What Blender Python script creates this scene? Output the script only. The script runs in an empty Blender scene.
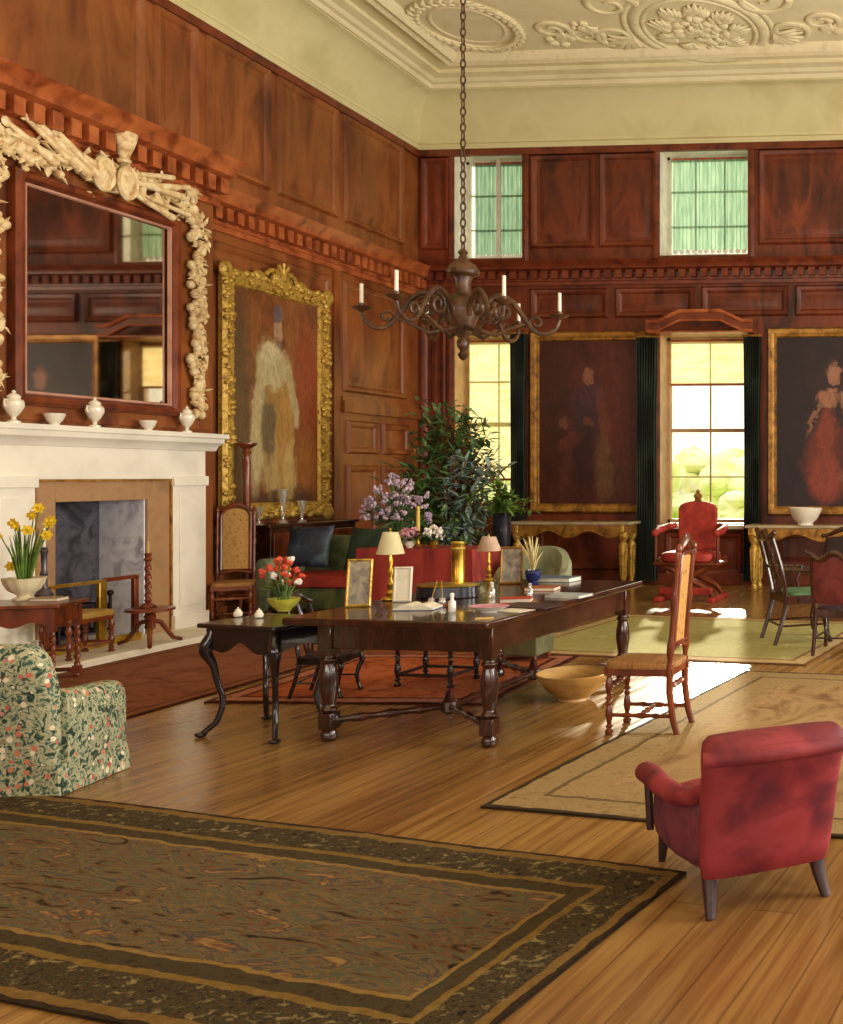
import bpy, math, random
from mathutils import Vector, Matrix
random.seed(7)
SC = bpy.context.scene
COL = SC.collection
pi = math.pi
# ------------------------------------------------------------------ helpers
CAM = Vector((0, 0, 1.6)); FP = 1000.0; HY = 476.0; YAW = math.radians(4)
PX = 966 - FP * math.tan(YAW)
def ray(px, py):
    a = (px - PX) / FP; b = (HY - py) / FP; s, c = math.sin(YAW), math.cos(YAW)
    return Vector((-s + a * c, c + a * s, b))
def onz(px, py, z=0.0):
    r = ray(px, py); return CAM + r * ((z - CAM.z) / r.z)
def onx(px, py, X):
    r = ray(px, py); return CAM + r * (X / r.x)
def ony(px, py, Y):
    r = ray(px, py); return CAM + r * (Y / r.y)

def lin(h):
    h = h.lstrip('#'); o = []
    for i in (0, 2, 4):
        v = int(h[i:i + 2], 16) / 255
        o.append(v / 12.92 if v <= .04045 else ((v + .055) / 1.055) ** 2.4)
    return (*o, 1)

class NT:
    def __init__(s, name):
        s.m = bpy.data.materials.new(name); s.m.use_nodes = True
        s.t = s.m.node_tree; s.n = s.t.nodes; s.l = s.t.links
        s.b = s.n['Principled BSDF']; s.out = s.n['Material Output']
    def node(s, typ, ins={}, **kw):
        n = s.n.new(typ)
        for k, v in kw.items(): setattr(n, k, v)
        for k, v in ins.items():
            if hasattr(v, 'is_output'): s.l.new(v, n.inputs[k])
            else: n.inputs[k].default_value = v
        return n
    def math(s, op, a, b=0.0, c=0.0):
        n = s.node('ShaderNodeMath', {0: a, 1: b, 2: c}, operation=op); return n.outputs[0]
    def ramp(s, fac, stops, interp='LINEAR'):
        n = s.node('ShaderNodeValToRGB', {0: fac}); r = n.color_ramp; r.interpolation = interp
        while len(r.elements) < len(stops): r.elements.new(.5)
        for e, (p, c) in zip(r.elements, stops): e.position = p; e.color = lin(c)
        return n.outputs[0]
    def mix(s, fac, a, b, mode='MIX'):
        n = s.node('ShaderNodeMix', data_type='RGBA', blend_type=mode)
        for k, v in ((0, fac), (6, a), (7, b)):
            if hasattr(v, 'is_output'): s.l.new(v, n.inputs[k])
            else: n.inputs[k].default_value = v
        return n.outputs[2]
    def coords(s, scale=(1, 1, 1), kind='Object'):
        tc = s.node('ShaderNodeTexCoord')
        return s.node('ShaderNodeMapping', {0: tc.outputs[kind], 3: scale}).outputs[0]
    def noise(s, vec, scale=1.0, detail=4.0, dist=0.0, rough=.55):
        return s.node('ShaderNodeTexNoise', {'Vector': vec, 'Scale': scale, 'Detail': detail, 'Distortion': dist, 'Roughness': rough}).outputs[0]
    def bump(s, h, strength=.3, dist=.02):
        n = s.node('ShaderNodeBump', {'Height': h, 'Strength': strength, 'Distance': dist}); s.l.new(n.outputs[0], s.b.inputs['Normal'])

def mat(name, cols, scale=(1, 1, 1), ns=4.0, detail=5, dist=.3, rough=.5, metal=0.0, bump=.12, big=None, coat=0.0, spec=None, lo=.3, hi=.7):
    """Procedural material: noise stretched by scale through evenly spaced colours, with slow light-dark mottling."""
    t = NT(name); v = t.coords(scale); f = t.noise(v, ns, detail, dist)
    if isinstance(cols, str): cols = [cols]
    if len(cols) == 1: cols = cols * 2
    k = len(cols) - 1
    c = t.ramp(f, [(lo + (hi - lo) * i / k, h) for i, h in enumerate(cols)])
    if big:
        g = t.noise(t.coords(), big, 2, .2)
        c = t.mix(.75, c, t.ramp(g, [(.3, '#a6a6a6'), (.7, '#ffffff')]), 'MULTIPLY')
    t.l.new(c, t.b.inputs['Base Color'])
    t.b.inputs['Roughness'].default_value = rough; t.b.inputs['Metallic'].default_value = metal
    t.b.inputs['Coat Weight'].default_value = coat
    if spec is not None: t.b.inputs['Specular IOR Level'].default_value = spec
    if bump: t.bump(f, bump)
    return t.m

class MB:
    """Collects shapes; build() links them as one mesh object."""
    def __init__(s): s.v = []; s.f = []; s.mi = []; s.M = Matrix(); s.cur = 0
    def add(s, vs, fs):
        o = len(s.v); s.v += [s.M @ Vector(p) for p in vs]
        for f in fs: s.f.append([i + o for i in f]); s.mi.append(s.cur)
    def at(s, loc=(0, 0, 0), rx=0, ry=0, rz=0):
        s.M = Matrix.Translation(loc) @ Matrix.Rotation(rz, 4, 'Z') @ Matrix.Rotation(ry, 4, 'Y') @ Matrix.Rotation(rx, 4, 'X'); return s
    def box(s, x0, x1, y0, y1, z0, z1):
        s.add([(x0, y0, z0), (x1, y0, z0), (x1, y1, z0), (x0, y1, z0), (x0, y0, z1), (x1, y0, z1), (x1, y1, z1), (x0, y1, z1)],
              [(0, 3, 2, 1), (4, 5, 6, 7), (0, 1, 5, 4), (1, 2, 6, 5), (2, 3, 7, 6), (3, 0, 4, 7)]); return s
    def rings(s, R, cap=True, closed=False):
        n = len(R[0]); vs = [p for r in R for p in r]; fs = []
        k = len(R)
        for i in range(k if closed else k - 1):
            a, b = i * n, ((i + 1) % k) * n
            for j in range(n): fs.append((a + j, a + (j + 1) % n, b + (j + 1) % n, b + j))
        if cap and not closed: fs.append(tuple(range(n - 1, -1, -1))); fs.append(tuple(range((k - 1) * n, k * n)))
        s.add(vs, fs); return s
    def lathe(s, prof, seg=20, c=(0, 0, 0)):
        return s.rings([[(c[0] + r * math.cos(2 * pi * j / seg), c[1] + r * math.sin(2 * pi * j / seg), c[2] + z) for j in range(seg)] for r, z in prof])
    def tube(s, pts, rad, seg=8, closed=False, flat=1.0):
        P = [Vector(p) for p in pts]; n = len(P); R = []
        if not hasattr(rad, '__len__'): rad = [rad] * n
        up = None
        for i, p in enumerate(P):
            if closed: t = P[(i + 1) % n] - P[i - 1]
            else: t = P[min(i + 1, n - 1)] - P[max(i - 1, 0)]
            if t.length < 1e-9: t = Vector((0, 0, 1))
            t.normalize()
            if up is None: up = Vector((0, 0, 1)) if abs(t.z) < .9 else Vector((1, 0, 0))
            a = t.cross(up)
            if a.length < 1e-4: a = t.cross(Vector((.3, 1, .1)))
            a.normalize(); b = a.cross(t).normalized(); up = b
            R.append([p + a * (rad[i] * math.cos(2 * pi * j / seg)) + b * (rad[i] * flat * math.sin(2 * pi * j / seg)) for j in range(seg)])
        return s.rings(R, closed=closed)
    def prism(s, poly, axis, d0, d1):
        """extrude a 2D polygon along axis: 'x' polygon is (y,z), 'y' is (x,z), 'z' is (x,y)"""
        def P(a, b, d): return {'x': (d, a, b), 'y': (a, d, b), 'z': (a, b, d)}[axis]
        return s.rings([[P(a, b, d0) for a, b in poly], [P(a, b, d1) for a, b in poly]])
    def ball(s, c, r, seg=12, rng=8):
        if not hasattr(r, '__len__'): r = (r, r, r)
        R = []
        for i in range(rng + 1):
            t = pi * i / rng; q = max(math.sin(t), .02)
            R.append([(c[0] + r[0] * q * math.cos(2 * pi * j / seg), c[1] + r[1] * q * math.sin(2 * pi * j / seg), c[2] - r[2] * math.cos(t)) for j in range(seg)])
        return s.rings(R)
    def sweep(s, path, prof, side=1, closed=False):
        """prof = (offset to the path's left (side=1), z) carried along a path of XY points with mitred corners"""
        n = len(path); R = []
        P = [Vector((p[0], p[1])) for p in path]
        for i in range(n):
            d0 = (P[i] - P[i - 1]).normalized() if (i > 0 or closed) else None
            d1 = (P[(i + 1) % n] - P[i]).normalized() if (i < n - 1 or closed) else None
            d0 = d0 or d1; d1 = d1 or d0
            n0 = Vector((-d0.y, d0.x)) * side; n1 = Vector((-d1.y, d1.x)) * side
            m = (n0 + n1); m /= max(m.dot(n0), .2)
            R.append([(P[i].x + m.x * o, P[i].y + m.y * o, z) for o, z in prof])
        return s.rings(R, cap=not closed, closed=closed)
    def cushion(s, c, sx, sy, sz, p=3.0, nu=20, nv=10, sag=0.0):
        """superellipsoid pad, full sizes sx, sy, sz"""
        R = []
        def sp(v, e): return math.copysign(abs(v) ** e, v)
        for i in range(nv + 1):
            t = -pi / 2 + pi * i / nv; ct = max(sp(math.cos(t), 2 / p), .02); st = sp(math.sin(t), 2 / p)
            R.append([(c[0] + sx / 2 * ct * sp(math.cos(2 * pi * j / nu), 2 / p), c[1] + sy / 2 * ct * sp(math.sin(2 * pi * j / nu), 2 / p), c[2] + sz / 2 * st) for j in range(nu)])
        return s.rings(R)
    def leaf(s, base, d, L, W, droop=.2):
        d = Vector(d).normalized(); sd = d.cross(Vector((random.uniform(-.4, .4), random.uniform(-.4, .4), 1))).normalized(); b = Vector(base)
        dn = Vector((0, 0, -droop * L)); nn = sd.cross(d) * (W * .18)
        s.add([b, b + d * (L * .35) + sd * W * .5 + dn * .15, b + d * (L * .7) + sd * W * .38 + dn * .5, b + d * L + dn, b + d * (L * .7) - sd * W * .38 + dn * .5, b + d * (L * .35) - sd * W * .5 + dn * .15,
               b + d * (L * .35) - nn + dn * .15, b + d * (L * .7) - nn + dn * .5],
              [(0, 1, 6), (1, 2, 7, 6), (2, 3, 7), (0, 6, 5), (6, 7, 4, 5), (7, 3, 4)]); return s
    def build(s, name, m, parent=None, bevel=0.0, seg=2, smooth=40, loc=None, sub=0):
        me = bpy.data.meshes.new(name); me.from_pydata([tuple(p) for p in s.v], [], s.f)
        for q in (m if isinstance(m, (list, tuple)) else [m]): me.materials.append(q)
        for p, i in zip(me.polygons, s.mi): p.material_index = i; p.use_smooth = smooth > 0
        me.validate(); me.update()
        import bmesh
        bm = bmesh.new(); bm.from_mesh(me); bmesh.ops.recalc_face_normals(bm, faces=bm.faces); bm.to_mesh(me); bm.free()
        if smooth: me.set_sharp_from_angle(angle=math.radians(smooth))
        o = bpy.data.objects.new(name, me); COL.objects.link(o)
        if parent is not None: o.parent = parent
        if loc: o.location = loc
        if bevel:
            b = o.modifiers.new('bevel', 'BEVEL'); b.width = bevel; b.segments = seg; b.limit_method = 'ANGLE'; b.angle_limit = math.radians(40)
        if sub:
            b = o.modifiers.new('subdivision', 'SUBSURF'); b.levels = sub; b.render_levels = sub
        return o

def tag(o, label, cat, group=None):
    o['label'] = label; o['category'] = cat
    if group: o['group'] = group
    return o
def thing(name, label, cat, loc=(0, 0, 0), rz=0, group=None):
    o = bpy.data.objects.new(name, None); COL.objects.link(o); o.empty_display_size = .1
    o.location = loc; o.rotation_euler = (0, 0, rz); return tag(o, label, cat, group)
def struct(o): o['kind'] = 'structure'; return o
def sempty(name, loc=(0, 0, 0)):
    o = bpy.data.objects.new(name, None); COL.objects.link(o); o.location = loc; o['kind'] = 'structure'; return o
def copy_tree(o, parent=None):
    c = o.copy(); COL.objects.link(c)
    if parent is not None: c.parent = parent
    for ch in list(o.children): copy_tree(ch, c)
    return c
def turned(h, r, n=2, foot=True):
    """a turned baluster leg profile, bottom to top"""
    p = [(r * .75, 0), (r * 1.1, h * .015), (r * 1.15, h * .05), (r * .7, h * .075)] if foot else [(r * .8, 0), (r * .8, h * .06)]
    a, b = (h * .08, h * .93)
    for i in range(n):
        z0 = a + (b - a) * i / n; d = (b - a) / n
        p += [(r * .55, z0 + d * .04), (r * .95, z0 + d * .08), (r * .95, z0 + d * .12), (r * .55, z0 + d * .17), (r * .7, z0 + d * .3), (r * 1.0, z0 + d * .5), (r * .9, z0 + d * .66), (r * .58, z0 + d * .85), (r * .9, z0 + d * .93), (r * .6, z0 + d * .98)]
    return p + [(r, h * .95), (r, h)]
def twist(mb, x, y, z0, z1, r, turns, seg=12, n=60):
    R = []
    for i in range(n + 1):
        z = z0 + (z1 - z0) * i / n; ph = 2 * pi * turns * i / n; a = min(1, i / 4, (n - i) / 4)
        R.append([(x + r * (1 + .32 * a * math.cos(2 * (2 * pi * j / seg) - ph)) * math.cos(2 * pi * j / seg), y + r * (1 + .32 * a * math.cos(2 * (2 * pi * j / seg) - ph)) * math.sin(2 * pi * j / seg), z) for j in range(seg)])
    mb.rings(R)
def arc(c, r, a0, a1, n, f): return [f(c, r, a0 + (a1 - a0) * i / n) for i in range(n + 1)]

# ------------------------------------------------------------------ materials
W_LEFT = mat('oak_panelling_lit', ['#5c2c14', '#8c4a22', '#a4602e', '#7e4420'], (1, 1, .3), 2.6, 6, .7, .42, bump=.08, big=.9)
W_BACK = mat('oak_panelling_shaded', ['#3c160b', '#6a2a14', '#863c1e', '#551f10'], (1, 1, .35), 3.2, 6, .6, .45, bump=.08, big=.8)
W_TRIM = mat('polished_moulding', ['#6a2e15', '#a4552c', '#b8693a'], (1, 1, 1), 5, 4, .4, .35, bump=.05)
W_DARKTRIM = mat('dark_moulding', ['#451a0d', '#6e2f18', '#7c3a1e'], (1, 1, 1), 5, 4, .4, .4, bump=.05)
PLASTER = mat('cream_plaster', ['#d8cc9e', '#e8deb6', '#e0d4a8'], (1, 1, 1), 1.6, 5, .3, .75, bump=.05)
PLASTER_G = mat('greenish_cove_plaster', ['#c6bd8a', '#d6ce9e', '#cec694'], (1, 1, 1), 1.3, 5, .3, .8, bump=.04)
PLASTER_L = mat('pale_relief_plaster', ['#d8ca9e', '#eadeb6', '#e2d6ac'], (1, 1, 1), 6, 4, .5, .7, bump=.1)
MARBLE = mat('white_chimneypiece', ['#ded8ca', '#ece6d8', '#f2ede0'], (1, 1, 1), 2.5, 5, .4, .4, bump=.02)
STONE = mat('brown_slip_stone', ['#8a6a4c', '#a9835c', '#9c7250'], (1, 1, 1), 3, 6, .5, .55, bump=.06)
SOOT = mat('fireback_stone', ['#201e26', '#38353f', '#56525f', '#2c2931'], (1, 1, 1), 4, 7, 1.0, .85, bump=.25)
LIT_CHEEK = mat('lit_hearth_side', ['#a8a5b4', '#dcdae6', '#f0eef6', '#c0bdce'], (1, 1, 1), 5, 7, 1.0, .85, bump=.25)  # far cheek of the hearth; the light on it is put into the colour
HEARTH = mat('hearth_stone', ['#cdbfa8', '#e4d9c4', '#d9ccb4'], (1, 1, 1), 2, 6, .6, .5, bump=.04)
LIME = mat('carved_limewood', ['#b58a58', '#dcc292', '#efdfb8'], (1, 1, 1), 14, 5, .6, .6, bump=.35)
GILT = mat('old_gilt', ['#6e4c16', '#b08a36', '#d0ac52', '#8e6c26'], (1, 1, 1), 16, 5, .8, .42, .35, bump=.5)
GILT_D = mat('dull_gilt', ['#5c3a12', '#9a6a26', '#b98a3c'], (1, 1, 1), 8, 5, .8, .45, .3, bump=.3)
BRASS = mat('brass', ['#8f6a1c', '#d0a63e', '#e8cc6a'], (1, 1, 1), 6, 3, .3, .28, .85, bump=.05)
MAHOG = mat('dark_mahogany', ['#1d0d08', '#3a1a0f', '#4a2314'], (1, 6, 1), 5, 5, .5, .25, bump=.03, coat=.3)
WALNUT = mat('red_walnut', ['#3c170b', '#6e3015', '#8a4420'], (1, 1, .4), 6, 5, .5, .3, bump=.04, coat=.2)
OAKTABLE = mat('table_oak', ['#1c0c08', '#381a10', '#4a2416'], (5, 1, 1), 4, 6, .5, .22, bump=.03, coat=.4)
EBONY = mat('ebonised_wood', ['#0e0b0d', '#1d171b', '#2a2228'], (1, 1, 1), 6, 4, .4, .22, bump=.02, coat=.4)
IRON = mat('dark_iron', ['#171516', '#2b2729'], (1, 1, 1), 8, 4, .4, .5, .4, bump=.1)
CHAND = mat('bronzed_wood', ['#2a1a10', '#4d321f', '#6f4c30'], (1, 1, 1), 7, 5, .5, .4, bump=.15)
WAX = mat('candle_wax', ['#e9e2d0', '#f6f1e4'], rough=.5, bump=0)
PORC = mat('white_porcelain', ['#dcd3bf', '#f1eadb'], (1, 1, 1), 3, 3, .3, .22, bump=.02, coat=.3)
CREAMWARE = mat('cream_fluted_ware', ['#cfc39a', '#ece3c4'], (1, 1, 1), 4, 3, .3, .3, bump=.02)
RED_V = mat('crimson_velvet', ['#6a1c30', '#902834', '#b03c44', '#a83238'], (1, 1, 1), 5, 6, .35, .72, bump=.15, big=1.8)
RED_P = mat('purplish_red_velvet', ['#3e2236', '#6a2c42', '#803848', '#4e2c46'], (1, 1, 1), 6, 6, .9, .75, bump=.15)
RED_S = mat('scarlet_cover', ['#741a12', '#9c2a1c', '#b23c2c'], (1, 1, 1), 6, 5, .6, .65, bump=.1)
RED_CLOTH = mat('brick_red_cloth', ['#611712', '#8f2a22', '#a63a2e'], (1, 1, .4), 5, 5, .6, .75, bump=.1)
CHAIR_LEG = mat('greyed_mahogany_leg', ['#2c1a1e', '#4a2c2e'], (1, 1, 1), 6, 4, .4, .4)
GREEN_F = mat('moss_green_cover', ['#2c3a22', '#4d5a34', '#656e46'], (1, 1, 1), 5, 6, .8, .8, bump=.15)
SAGE = mat('sage_loose_cover', ['#5a6248', '#80866a', '#9a9c80'], (1, 1, 1), 4, 6, .8, .8, bump=.12)
NAVY = mat('dark_blue_silk', ['#0e1622', '#1d2c40', '#44586c'], (1, 1, 1), 4, 5, 1.0, .45, bump=.1)
DKGREEN = mat('dark_green_velvet', ['#0f1c14', '#1f3323', '#2e4630'], (1, 1, 1), 6, 5, .8, .7, bump=.15)
CURTAIN = mat('bottle_green_curtain', ['#0a0f0a', '#141d12', '#24331c'], (1, 1, .2), 6, 4, .5, .75, bump=.1)
CANE = mat('caned_panel', ['#8a5c28', '#c0924c', '#a67434'], (1, 1, 1), 30, 3, .2, .6, bump=.3)
RUSH = mat('woven_rush', ['#6e4420', '#a4743e', '#8a5c30'], (1, 8, 1), 8, 4, .3, .7, bump=.3)
STONEBOWL = mat('turned_wooden_bowl', ['#8a6230', '#b48a4c', '#c89e5c'], (1, 1, 3), 4, 5, .4, .45, bump=.08)
PAPER = mat('old_paper', ['#cfc7b4', '#e6dfce'], (1, 1, 1), 10, 3, .3, .8, bump=.02)
BLUE_B = mat('dusty_blue_cover', ['#3c4a60', '#66788e'], (1, 1, 1), 8, 4, .4, .6)
BLUE_G = mat('cobalt_glaze', ['#141c44', '#2a3670'], (1, 1, 1), 5, 3, .3, .2, coat=.4)
RED_B = mat('vermilion_book_cloth', ['#a02a14', '#c8442a'], (1, 1, 1), 8, 4, .4, .6)
ORANGE_B = mat('orange_leather', ['#8a4212', '#b8662a'], (1, 1, 1), 8, 4, .4, .5)
LEATHER = mat('plum_leather', ['#2e1a22', '#4a2c38'], (1, 1, 1), 8, 4, .4, .45)
SHADE = mat('parchment_shade', ['#b0a67c', '#d6cca4'], (1, 1, 1), 5, 4, .4, .7)
SHADE_P = mat('pinkish_silk_shade', ['#a88a76', '#c8ab98'], (1, 1, 1), 5, 4, .4, .7)
LEAF = mat('dark_glossy_leaf', ['#2a4428', '#4c6c3c', '#728e56'], (1, 1, 1), 9, 3, .3, .4, bump=0)
LEAF_B = mat('blue_grey_leaf', ['#566a64', '#7c9088', '#9cac9e'], (1, 1, 1), 9, 3, .3, .5, bump=0)
LEAF_L = mat('fresh_green_leaf', ['#2e4a1a', '#56742c', '#78923e'], (1, 1, 1), 9, 3, .3, .45, bump=0)
LILAC = mat('lilac_petals', ['#7c6480', '#a890a8', '#cdbcc6'], (1, 1, 1), 20, 3, .3, .7, bump=0)
PINKP = mat('pink_petals', ['#b47084', '#d8a4ae'], (1, 1, 1), 20, 3, .3, .7, bump=0)
YELLOWP = mat('yellow_petals', ['#e0b818', '#f6de3c'], (1, 1, 1), 20, 3, .3, .6, bump=0)
CORALP = mat('coral_petals', ['#b8321c', '#de5a38'], (1, 1, 1), 20, 3, .3, .6, bump=0)
WHITEP = mat('white_petals', ['#d8d2cc', '#f2eee8'], (1, 1, 1), 20, 3, .3, .6, bump=0)
CREAMP = mat('dry_cream_spikes', ['#a89660', '#d6c890'], (1, 1, 1), 20, 3, .3, .7, bump=0)
YBOWL = mat('yellow_green_glaze', ['#8a9430', '#c4c248', '#d8d060'], (1, 1, 1), 6, 3, .3, .3, coat=.3)
WHITEFRAME = mat('white_window_paint', ['#c9c2b2', '#e6e0d2'], (1, 1, 1), 5, 3, .3, .5, bump=.02)
WARMFRAME = mat('buff_window_paint', ['#9c7a50', '#c09c6c'], (1, 1, 1), 5, 3, .3, .5, bump=.02)
LOG = mat('charred_log', ['#1c1412', '#3a2a24', '#5a4a44'], (1, 6, 6), 6, 5, .5, .9, bump=.4)
WORKBOX = mat('olive_box_cover', ['#4c4a2e', '#6e6c48'], (1, 1, 1), 6, 4, .4, .7)

def floral():
    t = NT('floral_chintz'); v = t.coords()
    base = t.ramp(t.noise(v, 24, 5, 1.0), [(.36, '#1a3026'), (.43, '#48644e'), (.5, '#bdb796'), (.57, '#8e9674'), (.64, '#2e544e')])
    vo = t.node('ShaderNodeTexVoronoi', {'Vector': v, 'Scale': 27.0})
    ro = t.node('ShaderNodeSeparateColor', {0: vo.outputs['Color']})
    spot = t.math('MULTIPLY', t.math('LESS_THAN', t.math('ADD', vo.outputs['Distance'], t.math('MULTIPLY', t.math('SUBTRACT', t.noise(v, 40, 3), .5), .5)), .42), t.math('GREATER_THAN', ro.outputs[0], .6))
    fl = t.ramp(ro.outputs[1], [(.2, '#c8785a'), (.5, '#b8524a'), (.8, '#e6dcc0')])
    t.l.new(t.mix(spot, base, fl), t.b.inputs['Base Color']); t.b.inputs['Roughness'].default_value = .8
    t.bump(t.noise(v, 8, 4), .2); return t.m
FLORAL = floral()

def floor_mat():
    t = NT('honey_oak_boards'); tc = t.node('ShaderNodeTexCoord')
    mp = t.node('ShaderNodeMapping', {0: tc.outputs['Object'], 2: (0, 0, math.radians(90 + 8))}).outputs[0]
    br = t.node('ShaderNodeTexBrick', {'Vector': mp, 'Color1': (0.3, .3, .3, 1), 'Color2': (.8, .8, .8, 1), 'Mortar': (0, 0, 0, 1), 'Scale': 1.0, 'Mortar Size': .004, 'Brick Width': 7.0, 'Row Height': .16})
    n1 = t.noise(t.node('ShaderNodeMapping', {0: mp, 3: (.35, 7, 1)}).outputs[0], 3.0, 6, .5)
    n2 = t.noise(t.node('ShaderNodeMapping', {0: mp, 3: (.4, 1.6, 1)}).outputs[0], .8, 4, .6)
    c = t.ramp(n1, [(.2, '#745430'), (.42, '#8e6c40'), (.58, '#a48452'), (.8, '#86643a')])
    c = t.mix(.16, c, br.outputs[0], 'OVERLAY')
    c = t.mix(.6, c, t.ramp(n2, [(.38, '#b07a5e'), (.62, '#fff0d0')]), 'MULTIPLY')
    c = t.mix(t.math('MULTIPLY', br.outputs[1], .35), c, lin('#4a2a12'))
    t.l.new(c, t.b.inputs['Base Color'])  # added fill lamps behind the unseen openings, brightening the left wall
    t.l.new(t.ramp(n1, [(.3, '#6e6e6e'), (.7, '#909090')]), t.b.inputs['Roughness'])  # added uplight inside the closed rear wall, brightens ceiling and upper walls
    t.bump(n1, .06); return t.m
FLOOR = floor_mat()

def rug_mat(name, L, W, bands, field, fscale=9.0, fstretch=(1, 1, 1), lineamt=.0):
    """bands: list of (distance from the edge, [colours]); object coords run 0..L, 0..W"""
    t = NT(name); tc = t.node('ShaderNodeTexCoord'); sp = t.node('ShaderNodeSeparateXYZ', {0: tc.outputs['Object']})
    x, y = sp.outputs[0], sp.outputs[1]
    wob = t.math('MULTIPLY', t.math('SUBTRACT', t.noise(tc.outputs['Object'], 7, 3), .5), .05)
    d = t.math('MINIMUM', t.math('MINIMUM', x, t.math('SUBTRACT', L, x)), t.math('MINIMUM', y, t.math('SUBTRACT', W, y)))
    d = t.math('ADD', d, wob)
    v = t.node('ShaderNodeMapping', {0: tc.outputs['Object'], 3: fstretch}).outputs[0]
    nz = t.noise(v, fscale, 4, 1.8, .6)
    def pal(cols, f): return t.ramp(f, [(.33 + .34 * i / max(1, len(cols) - 1), c) for i, c in enumerate(cols)])
    out = pal(field, nz)
    vo = t.node('ShaderNodeTexVoronoi', {'Vector': tc.outputs['Object'], 'Scale': 26.0})
    nb = t.noise(tc.outputs['Object'], 34, 4, 1.2)
    mixv = t.math('ADD', t.math('MULTIPLY', vo.outputs['Distance'], .25), t.math('MULTIPLY', t.noise(t.node('ShaderNodeMapping', {0: tc.outputs['Object'], 3: (1, 1.8, 1)}).outputs[0], 13, 6, 1.2, .75), .75))
    for dist, cols in reversed(bands):
        out = t.mix(t.math('LESS_THAN', d, dist), out, pal(cols, mixv))
    t.l.new(out, t.b.inputs['Base Color']); t.b.inputs['Roughness'].default_value = .95; t.b.inputs['Specular IOR Level'].default_value = .1
    t.bump(t.noise(tc.outputs['Object'], 120, 3), .4, .01); return t.m

def translucent(name, cols, ns=6, scale=(1, 1, 1), fac=.6):
    t = NT(name); c = t.ramp(t.noise(t.coords(scale), ns, 4, .4), [(.3 + .4 * i / (len(cols) - 1), h) for i, h in enumerate(cols)])
    t.n.remove(t.b)
    d = t.node('ShaderNodeBsdfDiffuse', {0: c}); tr = t.node('ShaderNodeBsdfTranslucent', {0: c})
    mx = t.node('ShaderNodeMixShader', {0: fac, 1: d.outputs[0], 2: tr.outputs[0]}); t.l.new(mx.outputs[0], t.out.inputs[0]); return t.m
BLIND_Y = translucent('buff_linen_blind', ['#d8c48e', '#e6d6a6', '#efe2b8'], 3, (1, 1, 4), .55)
BLIND_G = translucent('green_silk_blind', ['#7c9a88', '#98b29c', '#aec2ac'], 5, (6, 1, .5), .55)
def glass_mat():
    t = NT('window_glass'); t.n.remove(t.b)
    tr = t.node('ShaderNodeBsdfTransparent', {0: (.96, .97, .94, 1)}); gl = t.node('ShaderNodeBsdfGlossy', {1: .03})
    lw_ = t.node('ShaderNodeFresnel', {0: 1.3})
    mx = t.node('ShaderNodeMixShader', {0: lw_.outputs[0], 1: tr.outputs[0], 2: gl.outputs[0]}); t.l.new(mx.outputs[0], t.out.inputs[0]); return t.m
GLASS = glass_mat()
def clear_mat():
    t = NT('clear_glass_ware'); t.n.remove(t.b)
    tr = t.node('ShaderNodeBsdfTransparent', {0: (.93, .93, .92, 1)}); gl = t.node('ShaderNodeBsdfGlossy', {0: (1, 1, 1, 1), 1: .08})
    df = t.node('ShaderNodeBsdfDiffuse', {0: (.75, .72, .68, 1)})
    m1 = t.node('ShaderNodeMixShader', {0: .35, 1: tr.outputs[0], 2: gl.outputs[0]})
    mx = t.node('ShaderNodeMixShader', {0: .2, 1: m1.outputs[0], 2: df.outputs[0]}); t.l.new(mx.outputs[0], t.out.inputs[0]); return t.m
CLEAR = clear_mat()
def mirror_mat():
    t = NT('old_mirror_glass'); t.b.inputs['Metallic'].default_value = 1
    t.l.new(t.ramp(t.noise(t.coords(), 1.5, 4, .5), [(.3, '#b8a898'), (.7, '#d6c8b8')]), t.b.inputs['Base Color']); t.b.inputs['Roughness'].default_value = .03; return t.m
MIRROR = mirror_mat()

# ------------------------------------------------------------------ the setting
XL, XB, YB, XR, YR = -8.25, -7.98, 14.55, 3.6, -3.0
ZW, ZC = 6.6, 7.42
struct(MB().box(XL - .6, XR + .4, YR, YB + .5, -.12, 0).build('floor', FLOOR, smooth=0))
struct(MB().box(XL - .6, XR + .4, YR, YB + .5, ZC, ZC + .15).build('ceiling', PLASTER, smooth=0))
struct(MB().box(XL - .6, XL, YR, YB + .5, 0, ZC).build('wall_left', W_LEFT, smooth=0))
# chimney breast with the fireplace opening
OY0, OY1, OZ = 8.22, 9.21, 1.37
BY0, BY1 = 5.9, 10.09
b = MB(); b.box(XL, XB, BY0, OY0, 0, 4.7); b.box(XL, XB, OY1, BY1, 0, 4.7); b.box(XL, XB, OY0, OY1, OZ, 4.7)
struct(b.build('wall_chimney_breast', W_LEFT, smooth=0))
# back wall with four openings
OPS = [(-7.68, -6.62, [(1.12, 3.72), (4.86, 6.44)]), (-4.53, -3.2, [(.88, 3.70), (4.86, 6.44)])]
b = MB(); xs = XL
for x0, x1, zz in OPS:
    b.box(xs, x0, YB, YB + .5, 0, ZC); z = 0
    for a, c in zz: b.box(x0, x1, YB, YB + .5, z, a); z = c
    b.box(x0, x1, YB, YB + .5, z, ZC); xs = x1
b.box(xs, XR, YB, YB + .5, 0, ZC)
struct(b.build('wall_back', W_BACK, smooth=0))
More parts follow.
